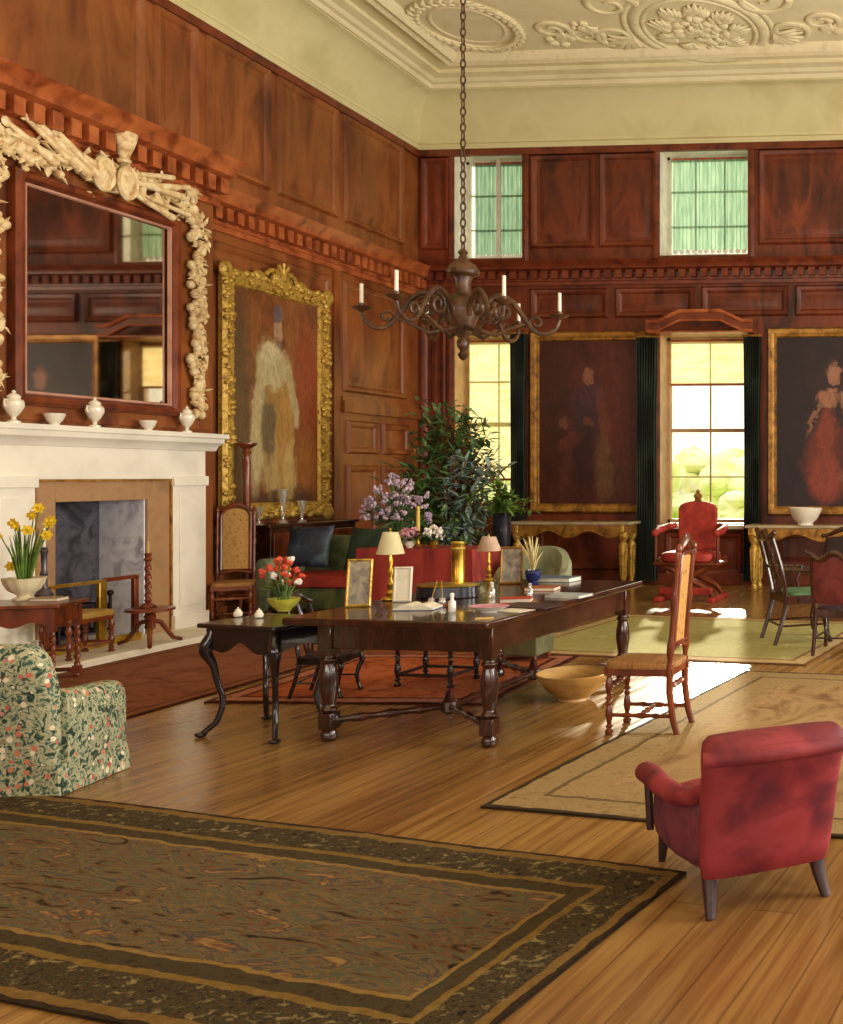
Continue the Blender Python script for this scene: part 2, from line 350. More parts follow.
# right wall, beyond the frame, with three openings added for the fill lamps
b = MB(); ys = YR
for y0 in (.2, 4.4, 8.6):
    b.box(XR, XR + .4, ys, y0, 0, ZC); b.box(XR, XR + .4, y0, y0 + 2.2, 0, .9); b.box(XR, XR + .4, y0, y0 + 2.2, 4.6, ZC); ys = y0 + 2.2
b.box(XR, XR + .4, ys, YB + .5, 0, ZC)
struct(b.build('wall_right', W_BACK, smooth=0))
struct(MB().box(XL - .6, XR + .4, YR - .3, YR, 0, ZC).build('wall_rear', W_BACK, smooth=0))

# cove, cornice and ceiling plasterwork
ROOM = [(XR, YR), (XR, YB), (XL, YB), (XL, YR)]
cove = [(0, ZW - .1), (.05, ZW - .1), (.07, ZW - .03), (.035, ZW), (.05, ZW + .03)]
cove += [(.05 + .38 * (1 - math.cos(t)), ZW + .04 + .6 * math.sin(t)) for t in [pi / 2 * i / 8 for i in range(9)]]
cove += [(.43, ZC), (0, ZC)]
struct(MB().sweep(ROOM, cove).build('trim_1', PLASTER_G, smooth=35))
pr = [(.42, ZC), (.42, ZC - .16), (.47, ZC - .17), (.5, ZC - .12), (.56, ZC - .11), (.6, ZC - .07), (.72, ZC - .05), (.72, ZC)]
struct(MB().sweep(ROOM, pr).build('trim_2', PLASTER, smooth=35))
pr = [(1.0, ZC), (1.0, ZC - .05), (1.04, ZC - .09), (1.1, ZC - .06), (1.18, ZC - .1), (1.24, ZC - .05), (1.26, ZC)]
struct(MB().sweep(ROOM, pr).build('trim_3', PLASTER_L, smooth=35))
def relief():
    b = MB(); z = ZC
    def ell(cx, cy, rx, ry, r, n=56, dz=0): b.tube([(cx + rx * math.cos(2 * pi * i / n), cy + ry * math.sin(2 * pi * i / n), z - dz) for i in range(n)], r, 8, closed=True)
    def scroll(cx, cy, r, a0, turns, w, sgn=1):
        P = []; n = int(26 * turns)
        for i in range(n + 1):
            t = i / n; q = r * (1 - .82 * t); a = a0 + sgn * 2 * pi * turns * t
            P.append((cx + q * math.cos(a), cy + q * math.sin(a), z - .03))
        b.tube(P, [w * (1 - .5 * i / n) for i in range(n + 1)], 7)
    def acanthus(cx, cy, a, L):
        for k in range(-3, 4):
            d = (math.cos(a + k * .33), math.sin(a + k * .33), 0); q = L * (1 - .12 * abs(k))
            b.tube([(cx + d[0] * q * s, cy + d[1] * q * s, z - .02 - .05 * math.sin(pi * s)) for s in (0, .25, .5, .75, 1)], [.02, .04, .05, .04, .012], 6)
    m = Vector((-3.46, 12.82, ZC)); c = Vector((-6.42, 12.5, ZC))
    # oval medallion with a flower bouquet
    b.lathe([(1e-3, 0), (.01, 0)], 6, (m.x, m.y, z))
    ell(m.x, m.y, .82, .95, .075); ell(m.x, m.y, .72, .83, .035, dz=.02); ell(m.x, m.y, .95, 1.1, .04)
    for i in range(60):
        a = random.uniform(0, 2 * pi); q = random.random() ** .7
        b.ball((m.x + .45 * q * math.cos(a), m.y + .5 * q * math.sin(a), z - .02), (random.uniform(.05, .1), random.uniform(.05, .1), random.uniform(.05, .1)), 8, 6)
    for a in range(0, 360, 40): acanthus(m.x + .4 * math.cos(math.radians(a)), m.y + .45 * math.sin(math.radians(a)), math.radians(a), .28)
    for sx in (-1, 1):
        acanthus(m.x + sx * .95, m.y + .15, pi / 2 + sx * -.9, .5)
        scroll(m.x + sx * 1.15, m.y + .1, .3, pi / 2, 1.3, .055, -sx); scroll(m.x + sx * .95, m.y - .75, .36, 0, 1.3, .05, sx)
    # corner wreath
    ell(c.x, c.y, .62, .68, .06); ell(c.x, c.y, .44, .5, .03)
    for i in range(34):
        a = 2 * pi * i / 34; acanthus_l = .15
        for k in (-.5, .5):
            d = a + pi / 2 + k; p = (c.x + .62 * math.cos(a), c.y + .68 * math.sin(a), z - .05)
            b.tube([p, (p[0] + acanthus_l * .6 * math.cos(d), p[1] + acanthus_l * .6 * math.sin(d), z - .08), (p[0] + acanthus_l * math.cos(d), p[1] + acanthus_l * math.sin(d), z - .03)], [.03, .035, .01], 6)
    # rinceau band between wreath and medallion and on beyond the medallion
    for x0, x1 in ((c.x + .85, m.x - 1.35), (m.x + 1.35, XR - 1.5)):
        n = max(2, int((x1 - x0) / .52))
        for i in range(n):
            x = x0 + (x1 - x0) * (i + .5) / n; s = 1 if i % 2 else -1
            scroll(x, m.y - .05 + .1 * s, .26, -pi / 2 * s, 1.6, .05, s); acanthus(x + .1, m.y - .05 - .2 * s, s * pi / 2, .26)
            for k in range(4): b.ball((x + random.uniform(-.2, .2), m.y + random.uniform(-.3, .3), z - .02), random.uniform(.04, .08), 8, 6)
    # the same up the left side
    for i in range(5):
        y = c.y - 1.2 - i * .55; s = 1 if i % 2 else -1
        scroll(c.x + .1 * s, y, .26, 0, 1.6, .05, s); acanthus(c.x - .2 * s, y, pi * (s > 0), .26)
    # inner frame with curved end toward the medallion
    pin = [(XR - 1, c.y - .75)] + [(m.x + 1.5 * math.cos(t), c.y - .75 - .55 * math.sin(t)) for t in [pi * i / 14 for i in range(15)]] + [(c.x + .9, c.y - .75), (c.x + .9, YR)]
    b.tube([(x, y, z) for x, y in pin], .06, 8); b.tube([(x + .1, y - .12, z) for x, y in pin], .035, 8)
    for p in b.v: p.z = ZC + (p.z - ZC) * .5
    return b.build('trim_4', PLASTER_L)
struct(relief())

# wall cornices with dentils (left of the breast, on the breast, back wall)
def cornice(b, path, z, s=1.0, dent=.16):
    p = [(0, z - .42 * s), (.04, z - .42 * s), (.05, z - .36 * s), (.03, z - .34 * s), (.05, z - .2 * s), (.12 * s, z - .16 * s), (.2 * s, z - .14 * s), (.22 * s, z - .08 * s), (.25 * s, z - .06 * s), (.3 * s, z), (0, z)]
    b.sweep(path, p)
    for i in range(len(path) - 1):
        a, c = Vector(path[i]), Vector(path[i + 1]); d = c - a; L = d.length; d.normalize(); nrm = Vector((-d.y, d.x))
        ang = math.atan2(d.y, d.x); n = int(L / dent)
        for k in range(n):
            q = a + d * (k + .5) * L / n
            b.at((q.x, q.y, 0), rz=ang); b.box(-dent * .3, dent * .3, .03, .15 * s, z - .31 * s, z - .17 * s); b.M = Matrix()
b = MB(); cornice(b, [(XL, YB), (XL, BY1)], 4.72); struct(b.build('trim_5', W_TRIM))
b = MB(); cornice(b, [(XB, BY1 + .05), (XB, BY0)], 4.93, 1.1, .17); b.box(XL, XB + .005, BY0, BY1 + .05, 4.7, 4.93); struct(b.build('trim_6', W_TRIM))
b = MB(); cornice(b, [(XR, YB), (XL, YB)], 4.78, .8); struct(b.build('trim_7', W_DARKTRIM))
def panel(b, wall, u0, u1, z0, z1, w=.09, d=.045):
    """bolection frame round a raised field; wall 'l' lies on x=plane facing +x, 'b' on y=YB facing -y"""
    fr = [(0, 0), (w * .3, d), (w * .6, d * .8), (w, d * .25), (w * 1.1, 0)]
    pl, plane = wall
    def P(u, z, o): return (plane + o, u, z) if pl == 'l' else (u, plane - o, z)
    R = []
    for off, h in fr:
        R.append([P(u0 + off, z0 + off, h), P(u1 - off, z0 + off, h), P(u1 - off, z1 - off, h), P(u0 + off, z1 - off, h)])
    b.rings(R, cap=False)
    g = w * 1.6; R = [[P(u0 + g + i, z0 + g + i, h), P(u1 - g - i, z0 + g + i, h), P(u1 - g - i, z1 - g - i, h), P(u0 + g + i, z1 - g - i, h)] for i, h in ((0, 0), (.07, .022), (.075, .022))]
    b.rings(R, cap=True)
LW = ('l', XL + .002); BW = ('b', YB - .002); CB = ('l', XB + .002)
b = MB()
for u0, u1 in ((7.2, 9.5), (9.62, 10.2), (10.32, 11.32), (11.44, 12.6), (12.74, 14.15)): panel(b, LW, u0, u1, 4.98, 6.42)
panel(b, LW, 10.3, 12.45, .95, 4.2); panel(b, LW, 12.72, 14.2, 2.72, 4.2)
for z0, z1 in ((.35, 1.75), (1.9, 2.35)): panel(b, LW, 12.8, 13.5, z0, z1); panel(b, LW, 13.6, 14.3, z0, z1)
b.box(XL, XL + .07, 12.66, YB, 2.45, 2.6); b.box(XL, XL + .04, 12.66, YB, 2.6, 2.66)
b.box(XL, XL + .03, 12.5, 12.64, .2, 4.3)
panel(b, LW, 10.3, 12.45, .2, .85)
struct(b.build('trim_8', W_LEFT))
b = MB(); b.box(XB, XB + .03, 6.0, 10.05, 2.08, 2.2)
struct(b.build('trim_9', W_LEFT))
b = MB()
for u0, u1, z0, z1 in ((-8.2, -7.75, 5.0, 6.4), (-6.5, -5.5, 5.0, 6.4), (-5.45, -4.55, 5.0, 6.4), (-3.05, -1.5, 5.0, 6.4), (-1.4, .2, 5.0, 6.4), (.3, 2, 5, 6.4),
                       (-6.5, -5.3, 3.95, 4.4), (-5.2, -4.0, 3.95, 4.4), (-3.9, -2.6, 3.95, 4.4), (-2.5, -.9, 3.95, 4.4), (-.8, 1, 3.95, 4.4), (-8.2, -7.8, .3, 4.3),
                       (-6.4, -4.9, .2, .95), (-2.9, -.6, .2, .9), (-.4, 1.6, .2, 3.8)): panel(b, BW, u0, u1, z0, z1)
for x0, x1 in ((-4.45, -3.9), (-3.85, -3.28)): panel(b, BW, x0, x1, .12, .78)
struct(b.build('trim_10', W_BACK))
struct(MB().box(XL, XL + .05, BY1, YB, 0, .16).build('baseboard_left', W_LEFT, bevel=.01))
struct(MB().box(XL, XR, YB - .05, YB, 0, .16).build('baseboard_back', W_BACK, bevel=.01))
b = MB(); b.sweep([(XR, YB), (XL, YB), (XL, YR)], [(0, ZW - .2), (.06, ZW - .2), (.06, ZW - .1), (0, ZW - .1)])
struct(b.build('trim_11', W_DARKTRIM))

# windows
def window(name, x0, x1, z0, z1, cols, rows, frame, sash=None):
    r = sempty(name); y = YB + .36
    b = MB(); b.box(x0, x0 + .06, y - .02, y + .08, z0, z1); b.box(x1 - .06, x1, y - .02, y + .08, z0, z1); b.box(x0, x1, y - .02, y + .08, z1 - .06, z1); b.box(x0, x1, y - .02, y + .08, z0, z0 + .07)
    b.box(x0, x0 + .012, YB - .01, y, z0, z1); b.box(x1 - .012, x1, YB - .01, y, z0, z1); b.box(x0, x1, YB - .01, y, z0, z0 + .02); b.box(x0, x1, YB - .01, y, z1 - .012, z1)
    b.build('window_frame', frame, r, bevel=.006)
    b = MB()
    for i in range(1, cols): x = x0 + (x1 - x0) * i / cols; b.box(x - .009, x + .009, y + .01, y + .05, z0, z1)
    for i in range(1, rows): z = z0 + (z1 - z0) * i / rows; q = .026 if i == sash else .009; b.box(x0, x1, y + .008, y + .055, z - q, z + q)
    b.build('glazing_bars', frame, r)
    MB().box(x0 + .03, x1 - .03, y + .028, y + .032, z0 + .03, z1 - .03).build('pane', GLASS, r, smooth=0)
    # stone-coloured architrave round the opening
    b = MB(); P = []
    for off, h in ((0, 0), (0, .03), (-.05, .05), (-.1, .03), (-.1, 0)):
        P.append([(x0 + off, YB - h, z0 + off), (x1 - off, YB - h, z0 + off), (x1 - off, YB - h, z1 - off), (x0 + off, YB - h, z1 - off)])
    b.rings(P, cap=False); b.build('architrave', W_DARKTRIM, r)
    return r
window('window_1', -7.68, -6.62, 1.12, 3.72, 2, 4, WARMFRAME, 2)
window('window_2', -4.53, -3.2, .88, 3.70, 2, 4, WARMFRAME, 2)
window('window_3', -7.68, -6.62, 4.86, 6.44, 2, 3, WHITEFRAME)
window('window_4', -4.53, -3.2, 4.86, 6.44, 3, 3, WHITEFRAME)
b = MB(); b.box(-7.75, -6.55, YB - .12, YB + .3, 1.06, 1.12); b.box(-4.6, -3.13, YB - .12, YB + .3, .82, .88)
struct(b.build('trim_12', WHITEFRAME, bevel=.01))

def blind(x0, x1, z0, z1, m, label, gather=False, fringe=False):
    t = thing('window_blind', label, 'blind', ((x0 + x1) / 2, YB + .28, z0)); w = (x1 - x0) / 2; h = z1 - z0
    nx, nz = (60 if gather else 14), 14; V = []; Fs = []
    for i in range(nz + 1):
        for j in range(nx + 1):
            x = -w + 2 * w * j / nx; z = h * i / nz
            d = .018 * math.sin(j * 1.9) * (1 if gather else 0) + (.012 * abs(math.sin(pi * i / nz * 4)) if not gather else 0)
            V.append((x, d, z + (.008 * math.sin(j * .9) if gather and i == 0 else 0)))
    for i in range(nz):
        for j in range(nx): a = i * (nx + 1) + j; Fs.append((a, a + 1, a + nx + 2, a + nx + 1))
    b = MB(); b.add(V, Fs); b.build('blind_cloth', m, t)
    MB().tube([(-w, 0, h), (w, 0, h)], .018, 8).build('blind_rail', W_TRIM, t)
    if fringe:
        b = MB()
        for k in range(12): b.cushion((-w + (k + .5) * 2 * w / 12, 0, -.02), 2 * w / 12 * .9, .03, .06, 2.4, 10, 6)
        b.build('fringe', WHITEP, t)
    else: MB().box(-w, w, -.012, .012, -.02, .015).build('batten', W_TRIM, t)
    return t
blind(-7.6, -6.70, 1.55, 3.66, BLIND_Y, 'buff linen blind pulled far down over the tall window behind the big leafy plant')
blind(-4.44, -3.28, 2.98, 3.64, BLIND_Y, 'short buff linen blind at the top of the tall window behind the red throne chair')
blind(-7.5, -7.15, 4.98, 6.38, BLIND_G, 'narrow green blind left of the white bar in the upper corner window', True, True)
blind(-7.09, -6.70, 4.98, 6.38, BLIND_G, 'narrow green blind right of the white bar in the upper corner window', True, True)
blind(-4.42, -3.28, 5.0, 6.38, BLIND_G, 'wide gathered green silk blind in the upper window above the carved pelmet', True, True)
b = MB(); b.box(-7.15, -7.09, YB + .24, YB + .3, 4.88, 6.44); struct(b.build('trim_13', WHITEFRAME, bevel=.006))

def curtain(x0, x1, z0, z1, label):
    t = thing('curtain', label, 'curtain', ((x0 + x1) / 2, YB - .13, z0)); w = (x1 - x0) / 2; h = z1 - z0
    n = 40; R = []
    for i in range(13):
        z = h * i / 12; s = 1 - .12 * math.sin(pi * i / 12)
        fr = [(-w * s + 2 * w * s * j / n, -.035 * math.sin(j * 1.25 + .3 * math.sin(i)) - .03, z) for j in range(n + 1)]
        R.append(fr + [(p[0], p[1] + .025, p[2]) for p in reversed(fr)])
    MB().rings(R).build('curtain_cloth', CURTAIN, t, smooth=60)
    MB().tube([(-w - .02, -.02, h + .02), (w + .02, -.02, h + .02)], .016, 8).build('curtain_rod', GILT_D, t)
curtain(-6.74, -6.50, .25, 3.7, 'narrow dark green curtain between the plant window and the centre portrait')
curtain(-4.84, -4.52, .06, 3.63, 'dark green curtain hanging on the portrait side of the throne chair window')
curtain(-3.24, -2.98, .06, 3.63, 'dark green curtain between the bright tall window and the far right portrait')
t = thing('pelmet', 'carved dark wood pelmet with a raised bow above the bright tall window', 'pelmet', (-3.85, YB - .012, 3.68))
pl = []
def bow(x): 
    a = abs(x)
    return .17 if a < .3 else (.17 - .15 * (a - .3) / .32 if a < .62 else .02)
xs = [-.78 + 1.56 * i / 48 for i in range(49)]
MB().prism([(x, bow(x)) for x in xs] + [(x, bow(x) + .13) for x in reversed(xs)], 'y', -.3, -.22).build('pelmet_board', W_DARKTRIM, t)
b = MB(); b.tube([(x, -.31, bow(x) + .14) for x in xs], .03, 8); b.tube([(x, -.31, bow(x) + .005) for x in xs], .016, 8); b.box(-.78, .78, -.3, 0, .0, .02)
b.build('pelmet_moulding', W_TRIM, t)

# outdoors, glimpsed through the panes
struct(MB().box(-40, 30, YB + .6, 70, -.9, -.8).build('lawn_ground', mat('sunlit_lawn', ['#7c9a30', '#a8c050', '#c6d878'], (1, 1, 1), 1.5, 5, .5, .9), smooth=0))
HEDGE = mat('brightened_foliage', ['#d0d87c', '#eef0b4', '#fffbe0', '#e4e2e4'], (1, 1, 1), 1.0, 7, 1.2, .9, bump=0)  # shaded side of the trees; outdoor brightness is put into the pale colours
for i, (x, y, w, h, lb) in enumerate(((-13, 30, 3.5, 3.0, 'pale green tree far outside the plant window'), (-9.2, 34, 2.8, 3.4, 'pale leafy tree outside the throne chair window, on its portrait side'), (-6.0, 30, 2.2, 2.3, 'low pale bush outside the bright tall window'))):
    t = thing('garden_tree', lb, 'tree', (x, y, -.8)); b = MB()
    for k in range(40):
        a = random.uniform(0, 2 * pi); q = random.random() ** .5 * w * .7
        b.ball((q * math.cos(a), q * math.sin(a) * .6, h * random.uniform(.3, .85)), (w * random.uniform(.15, .3), w * .25, h * random.uniform(.1, .2)), 9, 6)
    b.build('crown', HEDGE, t); MB().lathe([(.25, 0), (.16, h * .3), (.12, h * .5)], 10).build('trunk', WALNUT, t)

# ------------------------------------------------------------------ chimneypiece
t = thing('fireplace', 'tall white chimneypiece with brown stone slips and open grey hearth', 'fireplace', (XB, 8.75, 0))
y0, y1 = 7.6 - 8.75, 9.92 - 8.75      # outer edges of the pilasters
s0, s1 = 8.0 - 8.75, 9.49 - 8.75      # inner edges of the white surround
o0, o1 = OY0 - 8.75, OY1 - 8.75
b = MB(); b.box(0, .19, y0 - .1, y1 + .17, 1.99, 2.04); b.prism([(0, 1.85), (.1, 1.86), (.12, 1.9), (.17, 1.93), (.18, 1.99), (0, 1.99)], 'y', y0 - .06, y1 + .12) if False else None
b.rings([[(0, y, 1.85), (.07, y, 1.86), (.1, y, 1.91), (.16, y, 1.94), (.17, y, 1.99), (0, y, 1.99)] for y in (y0 - .07, y1 + .13)])
b.build('mantel_shelf', MARBLE, t, bevel=.006)
MB().box(0, .055, y0, y1, 1.57, 1.86).build('frieze', MARBLE, t, bevel=.006)
for a, c in ((y0, s0), (s1, y1)):
    b = MB(); b.box(0, .06, a, c, .06, 1.58); b.box(0, .09, a - .01, c + .01, .06, .2); b.box(0, .085, a - .01, c + .01, 1.5, 1.6)
    b.box(.06, .075, a + .07, c - .07, .28, 1.42); b.build('pilaster', MARBLE, t, bevel=.006)
b = MB(); b.box(.002, .03, s0, o0, .06, 1.57); b.box(.002, .03, o1, s1, .06, 1.57); b.box(.002, .03, o0, o1, OZ, 1.57)
b.build('stone_slips', STONE, t, bevel=.005)
b = MB(); b.box(.03, .05, s0 - .01, s0 + .02, .06, 1.57); b.box(.03, .05, s1 - .02, s1 + .01, .06, 1.57); b.box(.03, .05, s0, s1, 1.55, 1.585)
b.build('slip_edging', GILT_D, t)
D = -.46; H0 = .062
b = MB(); b.box(D - .04, D, o0 + .0, o1, H0, OZ + .3); b.build('fireback', SOOT, t)
b = MB(); b.box(D, 0, o1 - .015, o1 + .02, H0, OZ + .3); b.build('hearth_cheek', LIT_CHEEK, t)
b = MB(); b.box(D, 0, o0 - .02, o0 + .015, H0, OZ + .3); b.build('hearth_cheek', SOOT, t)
b = MB(); b.box(D, .0, o0, o1, OZ + .28, OZ + .32); b.build('smoke_throat', SOOT, t)
# cut a recess in the wall behind the opening
wl = bpy.data.objects['wall_left']
me = wl.data; bpy.data.objects.remove(wl); bpy.data.meshes.remove(me)
b = MB(); b.box(XL - .6, XL, YR, OY0 - .02, 0, ZC); b.box(XL - .6, XL, OY1 + .02, YB + .5, 0, ZC); b.box(XL - .6, XL, OY0 - .02, OY1 + .02, OZ + .3, ZC); b.box(XL - .6, XL - .24, OY0 - .02, OY1 + .02, 0, OZ + .3)
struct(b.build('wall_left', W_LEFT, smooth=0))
b = MB(); b.prism([(-8.46, 7.35), (-7.33, 7.35), (-7.33, 10.05), (-7.98, 10.05), (-7.98, OY1), (-8.46, OY1)], 'z', -.02, .06)
b = MB(); b.box(XB, -7.33, 7.0, 9.93, -.02, .06); b.box(XB - .46, XB, OY0, OY1, -.02, .06)
struct(b.build('trim_14', HEARTH, bevel=.006))

# fire grate with logs and fire guard
t = thing('fire_basket', 'dark iron fire basket standing inside the open hearth', 'fire basket', (-8.2, 8.62, .06))
b = MB()
for i in range(9): y = -.24 + .06 * i; b.tube([(.13, y, .1), (.15, y, .34)], .009, 6)
for z in (.1, .22, .34): b.tube([(-.13, -.26, z), (.14, -.26, z), (.14, .26, z), (-.13, .26, z)], .011, 6)
for i in range(7): y = -.22 + .07 * i; b.tube([(-.13, y, .1), (.14, y, .1)], .009, 6)
b.build('basket', IRON, t)
for sy in (-1, 1):
    b = MB(); b.tube([(.15, sy * .27, 0), (.15, sy * .27, .42)], .014, 8); b.ball((.15, sy * .27, .44), .03); b.tube([(-.14, sy * .27, 0), (-.14, sy * .27, .2)], .012, 8); b.tube([(-.14, sy * .27, .1), (.15, sy * .27, .1)], .012, 8)
    b.build('fire_dog', IRON, t)
for i, (y, z, a, lb) in enumerate(((-.08, .165, .1, 'charred log lying on the fire basket bars, nearest the front'), (.02, .27, -.25, 'charred log lying crosswise on top of the other log in the basket'))):
    b = MB(); b.at((-8.22 + .03 * i, 8.64 + .0, .06 + z), rz=a); b.tube([(0, -.2, 0), (0, -.07, .008), (0, .08, -.004), (0, .2, 0)], [.045, .05, .048, .042], 10)
    tag(b.build('log', LOG), lb, 'log', 'logs in the fire basket')
t = thing('fire_guard', 'low brass and wood rail guard standing before the hearth opening', 'fire guard', (-7.79, 8.42, .06))
b = MB(); b.box(-.02, .02, -.46, .12, .575, .605); b.build('rail', BRASS, t, bevel=.004)
b = MB(); b.box(-.02, .02, .12, .48, .58, .615); b.build('rail', WALNUT, t, bevel=.004)
b = MB(); b.box(-.02, .02, .05, .13, .0, .58); b.build('post', BRASS, t, bevel=.004)
b = MB(); b.box(-.02, .02, .43, .48, .0, .6); b.build('post', WALNUT, t, bevel=.004)
b = MB(); b.box(-.02, .02, -.48, -.43, .0, .6); b.build('post', WALNUT, t, bevel=.004)
b = MB(); b.box(-.03, .03, -.5, .5, .0, .07); b.build('plinth', BRASS, t, bevel=.004)

# mantel garniture
def urn(loc, s, label):
    t = thing('lidded_urn', label, 'urn', loc, 0, 'lidded urns on the mantel shelf')
    MB().lathe([(.03 * s, 0), (.05 * s, 0), (.05 * s, .015 * s), (.02 * s, .03 * s), (.018 * s, .05 * s), (.05 * s, .09 * s), (.078 * s, .15 * s), (.075 * s, .19 * s), (.045 * s, .22 * s), (.05 * s, .228 * s)], 20).build('body', PORC, t)
    MB().lathe([(.052 * s, .226 * s), (.05 * s, .24 * s), (.03 * s, .258 * s), (.012 * s, .268 * s), (.018 * s, .28 * s), (.002, .297 * s)], 18).build('lid', PORC, t)
    for a in (-1, 1):
        MB().tube([(0, a * .05 * s, .2 * s), (0, a * .088 * s, .205 * s), (0, a * .09 * s, .17 * s), (0, a * .075 * s, .14 * s)], .008 * s, 6).build('handle', PORC, t)
ZM = 2.04
urn((-7.845, 7.73, ZM), .92, 'white lidded urn on the mantel end nearest the daffodils')
urn((-7.845, 8.50, ZM), .92, 'white lidded urn at the middle of the mantel, below the mirror')
urn((-7.845, 9.57, ZM), .9, 'white lidded urn on the mantel end nearest the gilt portrait')
def teacup(loc, s, m, label, cat='bowl', name='tea_bowl', grp='white tea bowls on the mantel shelf'):
    t = thing(name, label, cat, loc, 0, grp)
    MB().lathe([(.035 * s, 0), (.036 * s, .012 * s), (.06 * s, .04 * s), (.078 * s, .085 * s), (.082 * s, .105 * s), (.078 * s, .105 * s), (.072 * s, .085 * s), (.05 * s, .04 * s), (.002, .025 * s)], 22).build('bowl', m, t)
    MB().lathe([(.03 * s, 0), (.04 * s, 0), (.036 * s, .014 * s), (.03 * s, .014 * s)], 18).build('foot_ring', m, t)
    return t
teacup((-7.845, 8.10, ZM), .95, PORC, 'small white mantel bowl between the daffodil end urn and the middle urn')
teacup((-7.845, 9.09, ZM), .9, PORC, 'small white mantel bowl between the middle urn and the gilt portrait end urn')

MROT = .8
# mirror
MZ0, MZ1, MY0, MY1 = 2.2, 4.18, 7.80, 9.56
t = thing('overmantel_mirror', 'large dark framed mirror above the chimneypiece reflecting the windows', 'mirror', (XB + .03, 8.68, 2.2))
def frame_rings(y0, y1, z0, z1, prof):
    return [[(h, y0 + o, z0 + o), (h, y1 - o, z0 + o), (h, y1 - o, z1 - o), (h, y0 + o, z1 - o)] for o, h in prof]
a0, a1, hh = MY0 - 8.68, MY1 - 8.68, MZ1 - MZ0
b = MB(); b.rings(frame_rings(a0, a1, 0, hh, [(0, -.03), (0, .05), (.03, .08), (.065, .07), (.09, .03), (.1, .0), (.1, -.03)]), cap=False, closed=True); b.build('frame', WALNUT, t)
b = MB(); b.rings(frame_rings(a0 + .09, a1 - .09, .09, hh - .09, [(0, .02), (.012, .04), (.028, .035), (.035, .01), (0, .01)]), cap=False, closed=True); b.build('inner_moulding', mat('pinkish_slip', ['#a06a58', '#c89a86'], rough=.4), t)
g_ = MB().box(-.02, .005, a0 + .10, a1 - .10, .10, hh - .10).build('mirror_glass', MIRROR, t, smooth=0); g_.rotation_euler = (0, 0, math.radians(MROT))

# carved limewood garland
t = thing('carved_garland', 'pale carved limewood trophy garland framing the overmantel mirror', 'carving', (XB + .03, 8.70, 2.1))
def leafy(b, u, z, s, n=5):
    for k in range(n):
        a = random.uniform(0, 2 * pi); L = s * random.uniform(.7, 1.3); d = Vector((random.uniform(.2, .7), math.cos(a), math.sin(a)))
        q = Vector((.02, u, z)); b.tube([q, q + d * L * .5 + Vector((.02, 0, 0)), q + d * L], [s * .16, s * .3, s * .04], 6, flat=.5)
def drop(u, z0, z1, w):
    b = MB(); n = int((z1 - z0) / .055)
    for i in range(n + 1):
        z = z0 + (z1 - z0) * i / n; q = w * (.55 + .45 * min(1, i / n * 2.2)) * (.8 + .35 * math.sin(i * .8))
        for k in range(3):
            uu = u + random.uniform(-.5, .5) * q; b.ball((.03, uu, z + random.uniform(-.03, .03)), (.045, random.uniform(.025, .05), random.uniform(.025, .055)), 8, 6)
        leafy(b, u + random.uniform(-.4, .4) * q, z, .085, 3)
    b.build('drop', LIME, t, smooth=60)
drop(1.12, .16, 2.14, .24); drop(-1.10, .2, 2.3, .24)
b = MB()
for i in range(120):
    u = random.uniform(-1.08, 1.05); z = 2.30 - .06 * abs(u) + random.gauss(0, .075)
    if random.random() < .5: b.ball((.04, u, z), (.05, random.uniform(.03, .07), random.uniform(.03, .06)), 8, 6)
    leafy(b, u, z, .1, 2)
for u0, du, z0, dz, r in ((-1.0, .42, 2.42, -.22, .03), (-.98, .5, 2.34, -.1, .022), (-.85, .5, 2.52, -.3, .026), (-.7, .45, 2.5, -.3, .035), (-.55, .4, 2.5, -.28, .03), (-.5, .3, 2.42, -.1, .024), (.2, .55, 2.26, .12, .026), (.22, .6, 2.3, .0, .03), (.2, .5, 2.36, .1, .024), (.3, .6, 2.2, -.06, .022), (.25, .45, 2.18, -.12, .028), (.5, .4, 2.32, .1, .022)):
    p = Vector((.07, u0, z0)); e = Vector((.1, u0 + du, z0 + dz)); b.tube([p, p.lerp(e, .3), p.lerp(e, .7), e], [r * .7, r, r * 1.1, r * 1.3], 8); b.ball(p, (.02, r * 1.5, r * 1.5), 8, 6)
b.build('swag', LIME, t, smooth=60)
for u, z in ((-.1, 2.26), (.16, 2.25)):
    b = MB(); b.at((.1, u, z), ry=pi / 2, rx=0); b.lathe([(.005, .03), (.07, .028), (.1, .012), (.115, .025), (.125, 0), (.11, -.03)], 24); o = b.build('oval_shield', LIME, t); o.scale = (1, .9, 1.35); o.location = (0, u * .1, -z * .35)
b = MB(); b.lathe([(.05, 0), (.06, .02), (.035, .05), (.06, .1), (.095, .2), (.105, .27), (.09, .28), (.085, .26)], 20, (.12, .10, 2.42)); b.build('carved_vase', LIME, t)

